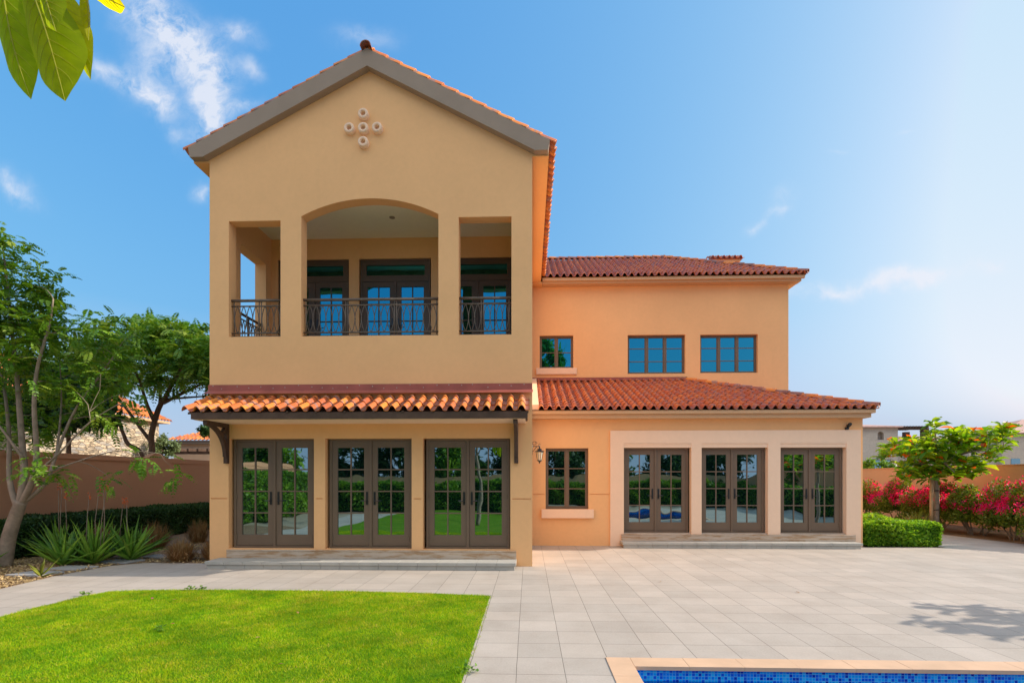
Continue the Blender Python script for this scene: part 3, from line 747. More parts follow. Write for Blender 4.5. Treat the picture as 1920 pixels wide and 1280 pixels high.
# pool
m=MB()
cw=.27
def coping_run(a,b,fn,n):
    w=(b-a)/n
    for i in range(n): fn(a+i*w+.0006,a+(i+1)*w-.0006,.012+random.uniform(-.001,.001))
coping_run(PX0+cw,PX1,lambda a,b,t:m.box(a,b,PY1-cw,PY1,-.032,t),14); coping_run(PX0+cw,PX1,lambda a,b,t:m.box(a,b,PY0,PY0+cw,-.032,t),14)
coping_run(PY0,PY1,lambda a,b,t:m.box(PX0,PX0+cw-.0015,a,b,-.032,t),13); coping_run(PY0+cw,PY1-cw,lambda a,b,t:m.box(PX1-cw,PX1,a,b,-.032,t),12)
pool=empty('swimming_pool',(5,2,0),'rectangular swimming pool with sandstone coping and blue mosaic walls','pool')
m.build('pool_coping',M['coping'],pool,bevel=.003)
ix0,ix1,iy0,iy1=PX0+cw-.03,PX1-cw+.03,PY0+cw-.03,PY1-cw+.03
MB().add([(ix0,iy1,-.033),(ix1,iy1,-.033),(ix1,iy1,-1.4),(ix0,iy1,-1.4)],[(0,1,2,3)]).build('mosaic_wall',mosaic('blue_mosaic_xz',(0,2)),pool)
MB().add([(ix0,iy0,-.033),(ix1,iy0,-.033),(ix1,iy0,-1.4),(ix0,iy0,-1.4)],[(0,1,2,3)]).build('mosaic_wall',bpy.data.materials['blue_mosaic_xz'],pool)
MB().add([(ix0,iy0,-.033),(ix0,iy1,-.033),(ix0,iy1,-1.4),(ix0,iy0,-1.4)],[(0,1,2,3)]).build('mosaic_wall',mosaic('blue_mosaic_yz',(1,2)),pool)
MB().add([(ix1,iy0,-.033),(ix1,iy1,-.033),(ix1,iy1,-1.4),(ix1,iy0,-1.4)],[(0,1,2,3)]).build('mosaic_wall',bpy.data.materials['blue_mosaic_yz'],pool)
MB().add([(ix0,iy0,-1.4),(ix1,iy0,-1.4),(ix1,iy1,-1.4),(ix0,iy1,-1.4)],[(0,1,2,3)]).build('mosaic_floor',mosaic('blue_mosaic_xy',(0,1)),pool)
def water():
    m,nt,out=newmat('pool_water')
    g=N(nt,'BsdfGlossy',Roughness=.02); t=N(nt,'BsdfTransparent'); t.inputs[0].default_value=(.55,.85,.95,1)
    n=noise(nt,2.2,3,.5); bp=N(nt,'Bump',Strength=.25,Distance=.05); L(nt,n,bp.inputs['Height']); L(nt,bp.outputs[0],g.inputs['Normal'])
    f=N(nt,'Fresnel',IOR=1.33); L(nt,bp.outputs[0],f.inputs['Normal'])
    mx=N(nt,'MixShader'); L(nt,f.outputs[0],mx.inputs[0]); L(nt,t.outputs[0],mx.inputs[1]); L(nt,g.outputs[0],mx.inputs[2]); L(nt,mx.outputs[0],out.inputs[0]); return m
struct(MB().add([(ix0,iy0,-.155),(ix1,iy0,-.155),(ix1,iy1,-.155),(ix0,iy1,-.155)],[(0,1,2,3)]).build('pool_water',water()))
# garden walls
lw=[(-6,0),(26,0),(26,2.78)]+[(19.6,2.78)]+[(19.3-.9*i/12,2.78+.17*math.sin(math.pi*i/12)) for i in range(13)]+[(18.3,2.76),(-6,2.76)]
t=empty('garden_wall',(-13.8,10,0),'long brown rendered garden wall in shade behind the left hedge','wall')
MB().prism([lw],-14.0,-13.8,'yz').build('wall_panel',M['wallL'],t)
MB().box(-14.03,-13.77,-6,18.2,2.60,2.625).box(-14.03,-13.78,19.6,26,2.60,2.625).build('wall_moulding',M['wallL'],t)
t=empty('garden_wall',(18.5,15,0),'sunny orange rendered garden wall behind the bougainvillea','wall')
MB().box(18.4,18.6,-8,19.2,0,2.51).box(18.4,18.6,19.215,38,0,2.51).box(18.41,18.59,19.2,19.215,0,2.50).build('wall_panel',M['wallR'],t)
MB().box(18.375,18.625,-8,38,2.511,2.55).build('wall_coping',M['wallR'],t)
t=empty('garden_wall',(2,-9,0),'brown rendered wall closing the garden opposite the villa, seen only mirrored in door glass','wall')
MB().box(-14,18.6,-9.2,-9.0,0,2.2).build('wall_panel',M['stucco'],t)

# ------------------------------------------------------------------ plants
def unit(a): return a/np.maximum(np.linalg.norm(a,axis=-1,keepdims=True),1e-9)
def leaves(C,D,Nn,ln,wd,fold=.25):
    """diamond leaves folded along the midrib: two triangles sharing it -> returned as quads (base, side, tip, side)"""
    n=len(C); D=unit(D); S=unit(np.cross(D,Nn)); U=np.cross(S,D)
    ln=np.broadcast_to(ln,(n,))[:,None]; wd=np.broadcast_to(wd,(n,))[:,None]
    V=np.zeros((n,4,3)); V[:,0]=C; V[:,2]=C+D*ln
    mid=C+D*ln*.45+U*wd*fold
    V[:,1]=mid+S*wd*.5; V[:,3]=mid-S*wd*.5
    return V
def rdir(n): return unit(RNG.normal(size=(n,3)))
G={}
G['hedge']=leafmat('hedge_leaf',[(.05,.14,.012),(.10,.24,.02),(.17,.33,.025),(.24,.40,.03)],.35)
G['hedgeR']=leafmat('bright_hedge_leaf',[(.07,.20,.012),(.15,.34,.02),(.26,.46,.03),(.36,.54,.05)],.4)
G['darkhedge']=leafmat('dark_hedge_leaf',[(.018,.055,.018),(.04,.10,.026),(.065,.14,.03)],.2)
G['boug']=leafmat('bougainvillea_leaf',[(.06,.13,.012),(.13,.22,.02),(.22,.27,.03),(.30,.30,.05)],.4)
G['bract']=leafmat('magenta_bract',[(.72,.006,.12),(.85,.012,.17),(.88,.03,.32),(.82,.01,.07)],.5)
G['feather']=leafmat('feathery_leaf',[(.06,.165,.012),(.11,.25,.018),(.19,.33,.028),(.30,.40,.05)],.42)
G['umbrella']=leafmat('umbrella_leaf',[(.05,.14,.018),(.09,.22,.024),(.17,.29,.032),(.30,.38,.05)],.42)
G['dense']=leafmat('dark_leaf',[(.012,.045,.010),(.025,.075,.014),(.05,.12,.02)],.25)
G['pale']=leafmat('pale_leaf',[(.14,.19,.08),(.20,.26,.12)],.3)
G['almond']=leafmat('almond_leaf',[(.08,.22,.012),(.16,.34,.015),(.27,.42,.02),(.40,.47,.03),(.36,.42,.03),(.85,.18,.015),(.75,.10,.01)],.52,.35,.4)
G['near']=leafmat('near_leaf',[(.22,.36,.003),(.34,.44,.003),(.66,.60,.01)],.75,.55,.2,True)
G['vein']=leafmat('leaf_vein',[(.42,.44,.05),(.42,.44,.05)],.5)
G['aloe']=leafmat('aloe_leaf',[(.10,.26,.03),(.17,.36,.035),(.27,.46,.05)],.18,.4,.4)
G['dry']=leafmat('dry_grass',[(.24,.12,.045),(.34,.19,.08),(.44,.28,.13)],.25)
G['longgrass']=leafmat('long_grass',[(.05,.11,.02),(.10,.18,.03)],.25)
G['yellowgrass']=leafmat('yellow_green_strap',[(.16,.2,.02),(.28,.30,.04)],.3)
G['flower']=simple('orange_flower',(.65,.12,.02),.6,.3,.2,10)
M['bark']=simple('grey_bark',(.27,.21,.16),.85,.2,.3,6,.5,30)
M['darkbark']=simple('brown_bark',(.15,.088,.055),.85,.2,.3,6,.5,30)
M['stake']=simple('wooden_stake',(.46,.30,.17),.8,.2,.15,8)
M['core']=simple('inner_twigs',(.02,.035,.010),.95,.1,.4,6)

def hedge(name,x0,x1,y0,y1,h,n,lsz,mat,label,group=None,faces='tflr',round_=.10,bump=.05):
    root=empty(name,((x0+x1)/2,(y0+y1)/2,0),label,'hedge',group)
    ar={'t':(x1-x0)*(y1-y0),'f':(x1-x0)*h,'b':(x1-x0)*h,'l':(y1-y0)*h,'r':(y1-y0)*h}
    tot=sum(ar[k] for k in faces); Cs=[];Ns=[]
    for k in faces:
        m=int(n*ar[k]/tot); u=RNG.random(m); v=RNG.random(m)
        if k=='t': p=np.stack([x0+u*(x1-x0),y0+v*(y1-y0),np.full(m,h)],1); nn=(0,0,1)
        if k in 'fb': p=np.stack([x0+u*(x1-x0),np.full(m,y0 if k=='f' else y1),v*h],1); nn=(0,-1 if k=='f' else 1,0)
        if k in 'lr': p=np.stack([np.full(m,x0 if k=='l' else x1),y0+u*(y1-y0),v*h],1); nn=(-1 if k=='l' else 1,0,0)
        Cs.append(p); Ns.append(np.broadcast_to(np.array(nn,float),(m,3)))
    C=np.concatenate(Cs); Nn=np.concatenate(Ns); m=len(C)
    # round the edges, wobble the surface
    c=np.array([(x0+x1)/2,(y0+y1)/2,h/2]); half=np.array([(x1-x0)/2,(y1-y0)/2,h/2])
    q=np.abs(C-c)-(half-round_); q=np.maximum(q,0); over=np.linalg.norm(q,axis=1); sc=np.where(over>round_,round_/np.maximum(over,1e-6),1)
    inner=np.clip(C-c,-(half-round_),half-round_); C=c+inner+(C-c-inner)*sc[:,None]
    w=vnoise(np.stack([C[:,0]+C[:,2]*.7,C[:,1]-C[:,2]*.6],1),4,8)
    C=C+Nn*(w*bump*1.6-RNG.exponential(.045,m)+RNG.normal(0,.012,m))[:,None]
    C[:,2]=np.maximum(C[:,2],.01)
    D=unit(Nn*.6+rdir(m)*.9+np.array([0,0,.35])); NN=unit(Nn+rdir(m)*.9)
    V=leaves(C,D,NN,RNG.uniform(.7,1.3,m)*lsz,RNG.uniform(.45,.7,m)*lsz)
    r=np.clip(.45+w*.6+RNG.normal(0,.30,m),0,1)
    np_mesh('foliage',V,4,mat,r,root)
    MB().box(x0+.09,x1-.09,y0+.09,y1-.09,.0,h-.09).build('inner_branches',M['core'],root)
    return root
hedge('clipped_hedge',9.86,12.08,15.47,18.3,.68,30000,.085,G['hedgeR'],'low bright green clipped hedge at the right end of the villa',round_=.16,bump=.15)
hedge('shrub_hedge',-13.75,-12.55,9.5,23.5,.95,42000,.075,G['darkhedge'],'long low dark green hedge at the foot of the brown garden wall',faces='tfr',round_=.22,bump=.08)
hedge('shrub_hedge',-13.5,16.5,-8.6,-7.4,1.75,30000,.16,G['hedge'],'bushy hedge across the garden opposite the villa, seen only mirrored in door glass',faces='tb',round_=.3,bump=.16)

def bush_points(c,r,n,flat=.0,seed=0):
    d=rdir(n); d[:,2]=np.abs(d[:,2])*1.35-.42
    rad=RNG.random(n)**.35
    lump=1+.22*np.sin(d[:,0]*5+seed)+.18*np.sin(d[:,1]*6+seed*2)+.12*np.sin(d[:,2]*9+seed)
    P=np.array(c)+d*np.array(r)*(rad*lump)[:,None]
    return P,d,rad
def bougainvillea(c,r,nl,nb,label,seed,pink=.5):
    root=empty('bougainvillea_bush',(c[0],c[1],0),label,'bush','bougainvillea bushes along the orange wall')
    P,d,rad=bush_points((c[0],c[1],c[2]-.12),(r[0],r[1],r[2]*1.12),nl,seed=seed); keep=P[:,2]>.10; P,d=P[keep],d[keep]; n=len(P)
    V=leaves(P,unit(rdir(n)+d*.5+np.array([0,0,.3])),rdir(n),RNG.uniform(.06,.11,n),RNG.uniform(.04,.07,n))
    np_mesh('foliage',V,4,G['boug'],np.clip(RNG.normal(.45,.25,n)+.15*d[:,2],0,1),root)
    # bracts in sprays near the outside
    k=nb//14; d2=rdir(k); d2[:,2]=np.abs(d2[:,2])*.9-.05
    lump=1+.22*np.sin(d2[:,0]*5+seed)+.18*np.sin(d2[:,1]*6+seed*2)+.12*np.sin(d2[:,2]*9+seed)
    B=np.array(c)+d2*np.array(r)*(lump*RNG.uniform(.85,1.05,k))[:,None]
    Q=np.repeat(B,14,0)+RNG.normal(0,.062,(k*14,3)); Q=Q[Q[:,2]>.35]; m=len(Q)
    V=leaves(Q,rdir(m),rdir(m),RNG.uniform(.04,.075,m),RNG.uniform(.035,.06,m))
    np_mesh('flowers',V,4,G['bract'],None,root)
    mb=MB(); rr=random.Random(seed)
    for i in range(9):
        a=rr.uniform(0,6.28); e=Vector((c[0]+math.cos(a)*r[0]*.7,c[1]+math.sin(a)*r[1]*.7,c[2]+rr.uniform(.1,.5)*r[2]))
        b=Vector((c[0]+math.cos(a)*.25*r[0],c[1]+math.sin(a)*.25*r[1],0)); md=(b+e)/2+Vector((rr.uniform(-.2,.2),rr.uniform(-.2,.2),-.1))
        mb.tube([b,b.lerp(md,.5)+Vector((rr.uniform(-.06,.06),0,0)),md,e],[.028,.022,.018,.008],6)
    mb.build('stems',M['bark'],root)
bs=[((15.75,15.6,.95),(.95,1.0,.80),'bougainvillea bush nearest the viewer, on bare twisted stems at the right edge'),
    ((15.95,17.3,.95),(.95,1.0,.95),'wide magenta bougainvillea bush right of the almond tree trunk'),
    ((16.0,19.0,.9),(.85,1.0,.85),'sparser green and pink bougainvillea bush directly right of the almond trunk'),
    ((16.1,21.0,1.0),(.8,1.1,.9),'deep pink bougainvillea bush directly behind the almond trunk'),
    ((16.1,23.2,1.0),(.8,1.2,.85),'pink bougainvillea bush above the clipped hedge, left of the almond trunk'),
    ((16.1,25.6,1.0),(.8,1.3,.95),'farthest bougainvillea bush, beside the corner of the villa')]
for i,(c,r,lb) in enumerate(bs): bougainvillea(c,r,12500,[2500,3200,1500,3300,3000,3600][i],lb,i*1.7+.4)

# branching skeletons
class Tree:
    def __init__(s,seed): s.mb=MB(); s.nodes=[]; s.rr=random.Random(seed); s.tips=[]
    def limb(s,pts,r0,r1,n=7):
        pts=[Vector(p) for p in pts]; fine=[]
        for i in range(len(pts)-1):
            p0=pts[max(i-1,0)];p1=pts[i];p2=pts[i+1];p3=pts[min(i+2,len(pts)-1)]
            for k in range(5):
                t=k/5; fine.append(.5*((2*p1)+(p2-p0)*t+(2*p0-5*p1+4*p2-p3)*t*t+(3*p1-p0-3*p2+p3)*t**3))
        fine.append(pts[-1]); m=len(fine)
        rad=[r0+(r1-r0)*i/(m-1) for i in range(m)]
        s.mb.tube(fine,rad,n)
        for i,p in enumerate(fine): s.nodes.append((p,rad[i]))
    def reach(s,targets,r=.012,sag=.1,minfrac=.0):
        targets=[Vector(t) for t in targets]
        targets.sort(key=lambda t:min((t-p).length for p,_ in s.nodes))
        for t in targets:
            best=min(s.nodes,key=lambda q:(t-q[0]).length+.9*max(0,q[0].z-t.z)+(.25 if q[1]<.008 else 0))
            p,pr=best; d=t-p; ln=d.length
            if ln<.02: s.tips.append((t,Vector((0,0,1)))); continue
            mid=p+d*.5+Vector((s.rr.uniform(-.1,.1),s.rr.uniform(-.1,.1),sag))*ln
            r0=min(pr*.7,r*(.6+ln*.9)); pts=[p,p.lerp(mid,.5)+Vector((0,0,sag*ln*.3)),mid,mid.lerp(t,.5)+Vector((0,0,sag*ln*.25)),t]
            rad=[r0,r0*.85,r0*.7,r0*.5,max(.003,r0*.3)]
            s.mb.tube(pts,rad,5,False)
            for q,rq in zip(pts[1:],rad[1:]): s.nodes.append((q,rq))
            s.tips.append((t,(t-pts[-2]).normalized()))
def fronds(tips,per,ln,pairs,lw,ll,droop=.5,spread=1.0,jit=.12):
    """pinnate leaves: returns leaflet quads and a random value per leaflet"""
    out=[];rv=[]
    for (t,d) in tips:
        for k in range(per):
            r=RNG.normal(size=3)*spread; dd=unit((np.array(d)*.6+r*.7+np.array([0,0,.25]))[None])[0]
            L0=ln*RNG.uniform(.65,1.25); b=np.array(t)+RNG.normal(0,jit,3)
            side=unit(np.cross(dd,[0,0,1])[None])[0]
            if np.linalg.norm(side)<.1: side=np.array([1.,0,0])
            ts=np.linspace(.12,1,pairs); P=b+dd*L0*ts[:,None]; P[:,2]-=droop*L0*ts**2*RNG.uniform(.5,1.3)
            tv=np.gradient(P,axis=0); tv=unit(tv); up=unit(np.cross(np.broadcast_to(side,tv.shape),tv))
            sz=np.sin(np.pi*(.18+.75*ts))[:,None]
            base=RNG.normal(.45,.22)
            for sg in (1,-1):
                D=side*sg*.85+tv*.45-np.array([0,0,.25]); n_=up+RNG.normal(0,.3,up.shape)
                out.append(leaves(P,D,n_,ll*sz[:,0],lw*sz[:,0],.1)); rv.append(np.clip(base+RNG.normal(0,.1,pairs),0,1))
    return np.concatenate(out),np.concatenate(rv)
def whorls(tips,per,ln,wd,updir=.35,jit=.03,orange=.06):
    """big obovate leaves in rosettes at twig ends; six vertices each, as quads in two halves"""
    V=[];rv=[]
    for (t,d) in tips:
        for k in range(per):
            a=RNG.uniform(0,6.283); dd=np.array([math.cos(a),math.sin(a),RNG.normal(updir,.35)])+np.array(d)*.25; dd/=np.linalg.norm(dd)
            l=ln*RNG.uniform(.6,1.2); w=wd*l/ln*RNG.uniform(.8,1.15); b=np.array(t)+RNG.normal(0,jit,3)
            s=np.cross(dd,[0,0,1]); s/=np.linalg.norm(s)+1e-9; u=np.cross(s,dd); tw=RNG.normal(0,.35); s=s*math.cos(tw)+u*math.sin(tw); u=np.cross(s,dd)
            sag=np.array([0,0,-1])*l
            m1=b+dd*l*.38+sag*.02; m2=b+dd*l*.74+sag*.08; tip=b+dd*l+sag*.2
            f=u*w*.22
            for sg in (1,-1):
                e1=m1+s*sg*w*.33+f; e2=m2+s*sg*w*.5+f
                V.append([b,e1,m1,m1]); V[-1]=[b,e1,(e1+e2)/2+s*sg*w*.03,m1]
                V.append([m1,(e1+e2)/2+s*sg*w*.03,e2,m2]); V.append([m2,e2,tip+s*sg*w*.06,tip])
            x=RNG.random()
            x=RNG.uniform(.86,1.0) if x<orange else np.clip(RNG.normal(.24,.17),0,.6)
            rv+= [x]*6
    return np.array(V).reshape(-1,3),np.array(rv)
def ell(n,c,r,shell=.5):
    d=rdir(n); return np.array(c)+d*np.array(r)*(RNG.random(n)**shell)[:,None]
def pxt(n,u0,u1,v0,v1,y0,y1):
    return [at(RNG.uniform(u0,u1),RNG.uniform(v0,v1),RNG.uniform(y0,y1)) for _ in range(n)]

# feathery multi-stemmed tree in the left bed
def left_tree():
    b=at(8,1064,11.4); root=empty('feathery_tree',(b.x,11.4,0),'tall feathery multi-stemmed tree with pale trunk growing behind the aloes','tree')
    T=Tree(4); A=lambda l,y0,y1=None:[at(u,v,y0+((y1 or y0)-y0)*i/(len(l)-1)) for i,(u,v) in enumerate(l)]
    T.limb([Vector((b.x,11.4,0))]+A([(16,1010),(30,965),(40,940)],11.4),.15,.115,10)
    T.limb(A([(36,950),(45,890),(42,840),(36,760),(30,690),(20,600),(12,520),(4,455)],11.4,11.7),.085,.014)
    T.limb(A([(40,945),(64,890),(68,840),(64,760),(70,690),(92,610),(100,560)],11.4,10.9),.075,.014)
    T.limb(A([(40,945),(85,905),(106,850),(140,770),(190,700),(225,650)],11.4,11.9),.05,.010)
    T.limb(A([(34,955),(18,900),(16,800),(2,700),(-30,600)],11.4,12.2),.07,.012)
    T.limb(A([(64,890),(110,850),(170,790),(235,750)],11.2,10.8),.03,.007)
    T.limb(A([(60,900),(130,870),(220,845),(300,850)],11.2,10.6),.022,.005)
    T.limb(A([(44,860),(0,800),(-50,740)],11.4,11.0),.035,.008)
    T.limb(A([(106,850),(115,760),(112,680)],11.7,12.3),.03,.008)
    tg=pxt(85,-80,40,445,610,10.9,12.4)+pxt(42,45,108,520,640,10.8,12.4)+pxt(150,-110,198,595,740,10.8,13.6)+pxt(30,-60,195,735,825,11.4,13.2)+pxt(9,60,330,855,900,10.5,11.5)+pxt(34,165,250,620,790,11,13)
    T.reach(tg,.010,.08)
    T.mb.build('trunk',M['bark'],root,True)
    V,r=fronds(T.tips,8,.34,7,.06,.115,.5,1.0,.12)
    np_mesh('crown',V,4,G['feather'],r,root)
left_tree()
def umbrella_tree():
    b=at(285,850,22.0); root=empty('umbrella_tree',(b.x,22,0),'spreading umbrella-crowned tree with dark forked trunk beyond the brown garden wall','tree')
    T=Tree(9); A=lambda l,y0,y1=None:[at(u,v,y0+((y1 or y0)-y0)*i/(len(l)-1)) for i,(u,v) in enumerate(l)]
    T.limb([Vector((b.x-.1,22,0)),b]+A([(284,815),(296,770),(306,750)],22),.13,.10,9)
    T.limb(A([(306,752),(325,715),(345,680),(360,650)],22,21.5),.10,.025); T.limb(A([(306,755),(340,738),(385,716),(430,690)],22,22.6),.09,.02)
    T.limb(A([(290,790),(276,760),(262,715),(240,670)],22,21),.10,.02); T.limb(A([(300,760),(300,710),(290,660)],22,23),.08,.02)
    T.limb(A([(285,830),(262,800),(225,750),(180,700),(150,660)],22,22.8),.09,.018); T.limb(A([(310,748),(350,745),(400,740),(440,725)],22,23.5),.06,.015)
    T.limb([Vector((b.x-.6,22.4,0))]+A([(268,860),(240,832),(232,815),(222,790)],22.4),.12,.06)
    tg=[]
    for _ in range(280):
        u=RNG.uniform(110,450); y=RNG.uniform(19.5,25)
        vt=602+.0012*(u-265)**2+(20 if u<170 else 0); tg.append(at(u,vt+8+RNG.random()**1.3*105,y))
    T.reach(tg,.02,.10)
    T.mb.build('trunk',M['darkbark'],root,True)
    V,r=fronds(T.tips,11,.66,8,.10,.19,.35,1.0,.18)
    np_mesh('crown',V,4,G['umbrella'],r,root)
umbrella_tree()
def bushy_tree(name,label,pos,h,cr,n,lsz,mat,seed,group=None,trunk=.1,cz=None,bark='darkbark',cat='tree'):
    root=empty(name,(pos[0],pos[1],0),label,cat,group); T=Tree(seed)
    cz=cz or h-cr[2]
    T.limb([(pos[0],pos[1],0),(pos[0]+.08,pos[1],cz*.5),(pos[0],pos[1]+.05,cz)],trunk,trunk*.5)
    tg=ell(max(18,n//160),(pos[0],pos[1],cz),cr,.4); tg=tg[tg[:,2]>.15]
    T.reach([Vector(p) for p in tg],trunk*.2,.06); T.mb.build('trunk',M[bark],root,True)
    C=np.repeat(np.array([t[0] for t in T.tips]),max(1,n//len(T.tips)),0); C=C+RNG.normal(0,.17*min(cr),C.shape); m=len(C)
    V=leaves(C,rdir(m)+np.array([0,0,-.15]),rdir(m),RNG.uniform(.7,1.3,m)*lsz,RNG.uniform(.4,.6,m)*lsz)
    np_mesh('crown',V,4,mat,None,root)
bushy_tree('dense_tree','dense dark broad-leaved tree beyond the wall, behind the feathery tree',(-15.6,17.0),5.7,(2.0,1.5,1.0),5200,.30,G['dense'],21)
bushy_tree('pale_tree','thin pale green feathery tree far beyond the wall, right of the umbrella tree trunk',(-23.7,33.0),5.6,(.75,.8,2.2),3500,.20,G['pale'],22)
bushy_tree('small_tree','small dark tree tip showing above the neighbour pavilion roof',(-23.0,37.0),6.0,(.75,.8,.5),1300,.24,G['dense'],23)
bushy_tree('garden_shrub','green shrub just over the orange wall, beside the far tower house',(21.4,33.2),3.1,(1.4,1.1,.75),2600,.2,G['hedge'],24,cat='bush')
for i,(x,y,h,r) in enumerate([(-17,-4,5.5,2.2),(-16.5,-8,6.2,2.2),(-12.5,-11,5.2,2.2),(-8.5,-11,6.5,2.3),(-4.8,-10.6,5.2,2.0),(-1.2,-11.5,6.6,2.3),(3.0,-10.8,5.4,2.0),(7.0,-11.5,6.0,2.4),(11,-11,5.0,2.2),(15,-10.6,5.6,2.2),(19.6,-5.5,5.0,2.0),(21,-9,5.8,2.3)]):
    bushy_tree('garden_tree','bushy tree opposite the villa, seen only mirrored in door glass',(x,y),h,(r,1.7,h*.40),4200,.36,G['hedge' if i%3==1 else 'dense'],30+i,'trees opposite the villa')
hedge('shrub_hedge',-13.7,-12.6,-7.2,4.0,2.3,13000,.16,G['hedge'],'shrubs along the brown wall beside the lawn, seen only mirrored in door glass',faces='trl',round_=.25,bump=.14)
hedge('shrub_hedge',15.6,16.9,-7.2,6.5,1.5,9000,.16,G['hedge'],'shrubs along the orange wall beside the pool, seen only mirrored in door glass',faces='trl',round_=.25,bump=.14)
bushy_tree('tall_tree','tall tree opposite the villa, seen only mirrored in the small upper window',(2.1,-10.2),15,(1.7,1.6,2.2),2600,.4,G['umbrella'],40)
# almond tree at the right, staked
def almond():
    x,y=14.95,19.5; root=empty('almond_tree',(x,y,0),'staked young almond tree with broad green and orange leaves beside the orange wall','tree'); T=Tree(5)
    T.limb([(x,y,0),(x+.03,y,1.0),(x-.02,y,2.1)],.085,.065,9); T.limb([(x-.02,y,2.05),(x+.02,y,3.0),(x-.05,y,3.95)],.06,.015)
    stk=MB().tube([(x-.20,y-.05,0),(x-.19,y-.05,2.0)],.06,8).build('stake',M['stake'],root,True); MB().tube([(x+.17,y+.14,0),(x+.17,y+.14,2.2)],.055,8).build('stake',M['stake'],root,True); MB().tube([(x-.22,y-.06,1.55),(x,y-.12,1.57),(x+.2,y+.1,1.55)],.015,6).build('tie',M['handle'],root); MB().tube([(x-.22,y-.06,.85),(x,y-.12,.87),(x+.2,y+.1,.85)],.015,6).build('tie',M['handle'],root)
    for (u,v,dy) in ((1650,838,0),(1700,822,.8),(1690,880,-.7),(1810,800,.6),(1880,800,0),(1890,836,-.5),(1840,880,.5),(1850,845,-1.2),(1720,860,1.2),(1790,885,-1),(1740,800,-.5)):
        e=at(u,v,y+dy); T.limb([(x,y,2.05+RNG.uniform(0,.9)),Vector((x,y,2.5)).lerp(e,.55)+Vector((0,0,.15)),e],.035,.012,6)
    tg=[]
    for (u0,u1,v0,v1,n) in ((1642,1700,832,856,14),(1695,1760,822,856,20),(1740,1810,795,850,24),(1800,1850,810,860,20),(1850,1898,798,848,18),(1680,1740,868,896,16),(1740,1800,860,900,16),(1800,1865,860,892,15),(1720,1830,840,880,20)):
        tg+=pxt(n,u0,u1,v0,v1,18.3,20.9)
    T.reach(tg,.012,.03); T.mb.build('trunk',M['bark'],root,True)
    V,r=whorls(T.tips,10,.40,.21,.35,.06,.04); np_mesh('crown',V,4,G['almond'],r,root)
almond()
# almond tree beside the camera, its leaves hang into the picture
def near_tree():
    x,y=-2.2,.7; root=empty('almond_tree',(x,y,0),'almond tree whose large glossy leaves hang into the top left corner','tree'); T=Tree(6)
    T.limb([(x,y,0),(x+.05,y,1.6),(x-.05,y+.1,3.2),(x,y,4.4)],.11,.05,10)
    T.limb([(x-.03,y+.05,2.9),(-1.9,1.0,3.45),(-1.62,1.35,3.62),(-1.36,1.42,3.50)],.035,.010); T.limb([(-1.62,1.35,3.62),(-1.30,1.42,3.60),(-1.15,1.43,3.44)],.012,.004)
    tg=ell(26,(x-.9,y-.6,4.6),(1.3,1.2,.9),.5); T.reach([Vector(p) for p in tg],.015,.05); T.mb.build('trunk',M['bark'],root,True)
    tips=[t for t in T.tips]; V,r=whorls(tips,8,.28,.14,.2,.04,.05); np_mesh('crown',V,4,G['near'],r,root)
    def leaf(b,t,w,y0,y1,tilt,curl,rv,bend=0):
        P0,P1=at(*b,y0),at(*t,y1); d=P1-P0; ln=d.length; d.normalize()
        vw=((P0+P1)/2-Vector((0,0,EYE))).normalized(); s=d.cross(vw).normalized(); n=s.cross(d)
        s2=(s*math.cos(tilt)+n*math.sin(tilt)); n2=s2.cross(d)
        NU,NV=14,8; vs=[]; W=w/FPX*((y0+y1)/2)
        def pos(a,c):
            prof=(max(0,math.sin(math.pi*min(1,a)**.85))**.75)*(.62+.38*a)*1.12
            prof*=1-.35*max(0,(a-.75)/.25)**2
            rip=.06*math.sin(a*19+c*3)*abs(c)
            return P0+d*ln*a+s2*(c*W*.5*prof)+n2*(W*(.30*(c*prof)**2+rip*.4*prof+curl*(a-.4)**2))+s2*(bend*math.sin(a*3.1)*W)
        for i in range(NU+1):
            for j in range(NV+1): vs.append(pos(i/NU,(j/NV-.5)*2))
        fs=[(i*(NV+1)+j,i*(NV+1)+j+1,(i+1)*(NV+1)+j+1,(i+1)*(NV+1)+j) for i in range(NU) for j in range(NV)]
        o=MB().add(vs,fs,rv).build('leaf',G['near'],root,True)
        vb=MB(); off=n2*(-.0012)
        vb.tube([pos(i/16,0)+off for i in range(17)],[.0022*(1-.75*i/16)+.0004 for i in range(17)],5)
        for k in range(7):
            a=.12+.105*k
            for sg in (1,-1): vb.tube([pos(min(.97,a+.14*q/5),sg*.88*q/5)+off for q in range(6)],[.0009-.00013*q for q in range(6)],4)
        vb.build('vein',G['vein'],o)
    leaf((48,-50),(119,187),114,1.40,1.36,-.5,.10,.35,.05)
    leaf((2,-60),(56,184),76,1.44,1.42,-.6,.12,.15,-.12)
    leaf((98,-40),(166,147),54,1.46,1.43,-.7,.2,.6,.15)
    leaf((70,-60),(104,58),60,1.35,1.31,-.7,.1,.3,.0)
    leaf((158,-40),(167,76),26,1.45,1.44,.9,.25,.75,.1)
    leaf((150,-30),(232,14),52,1.45,1.42,-.5,.15,1.0,.0)
near_tree()
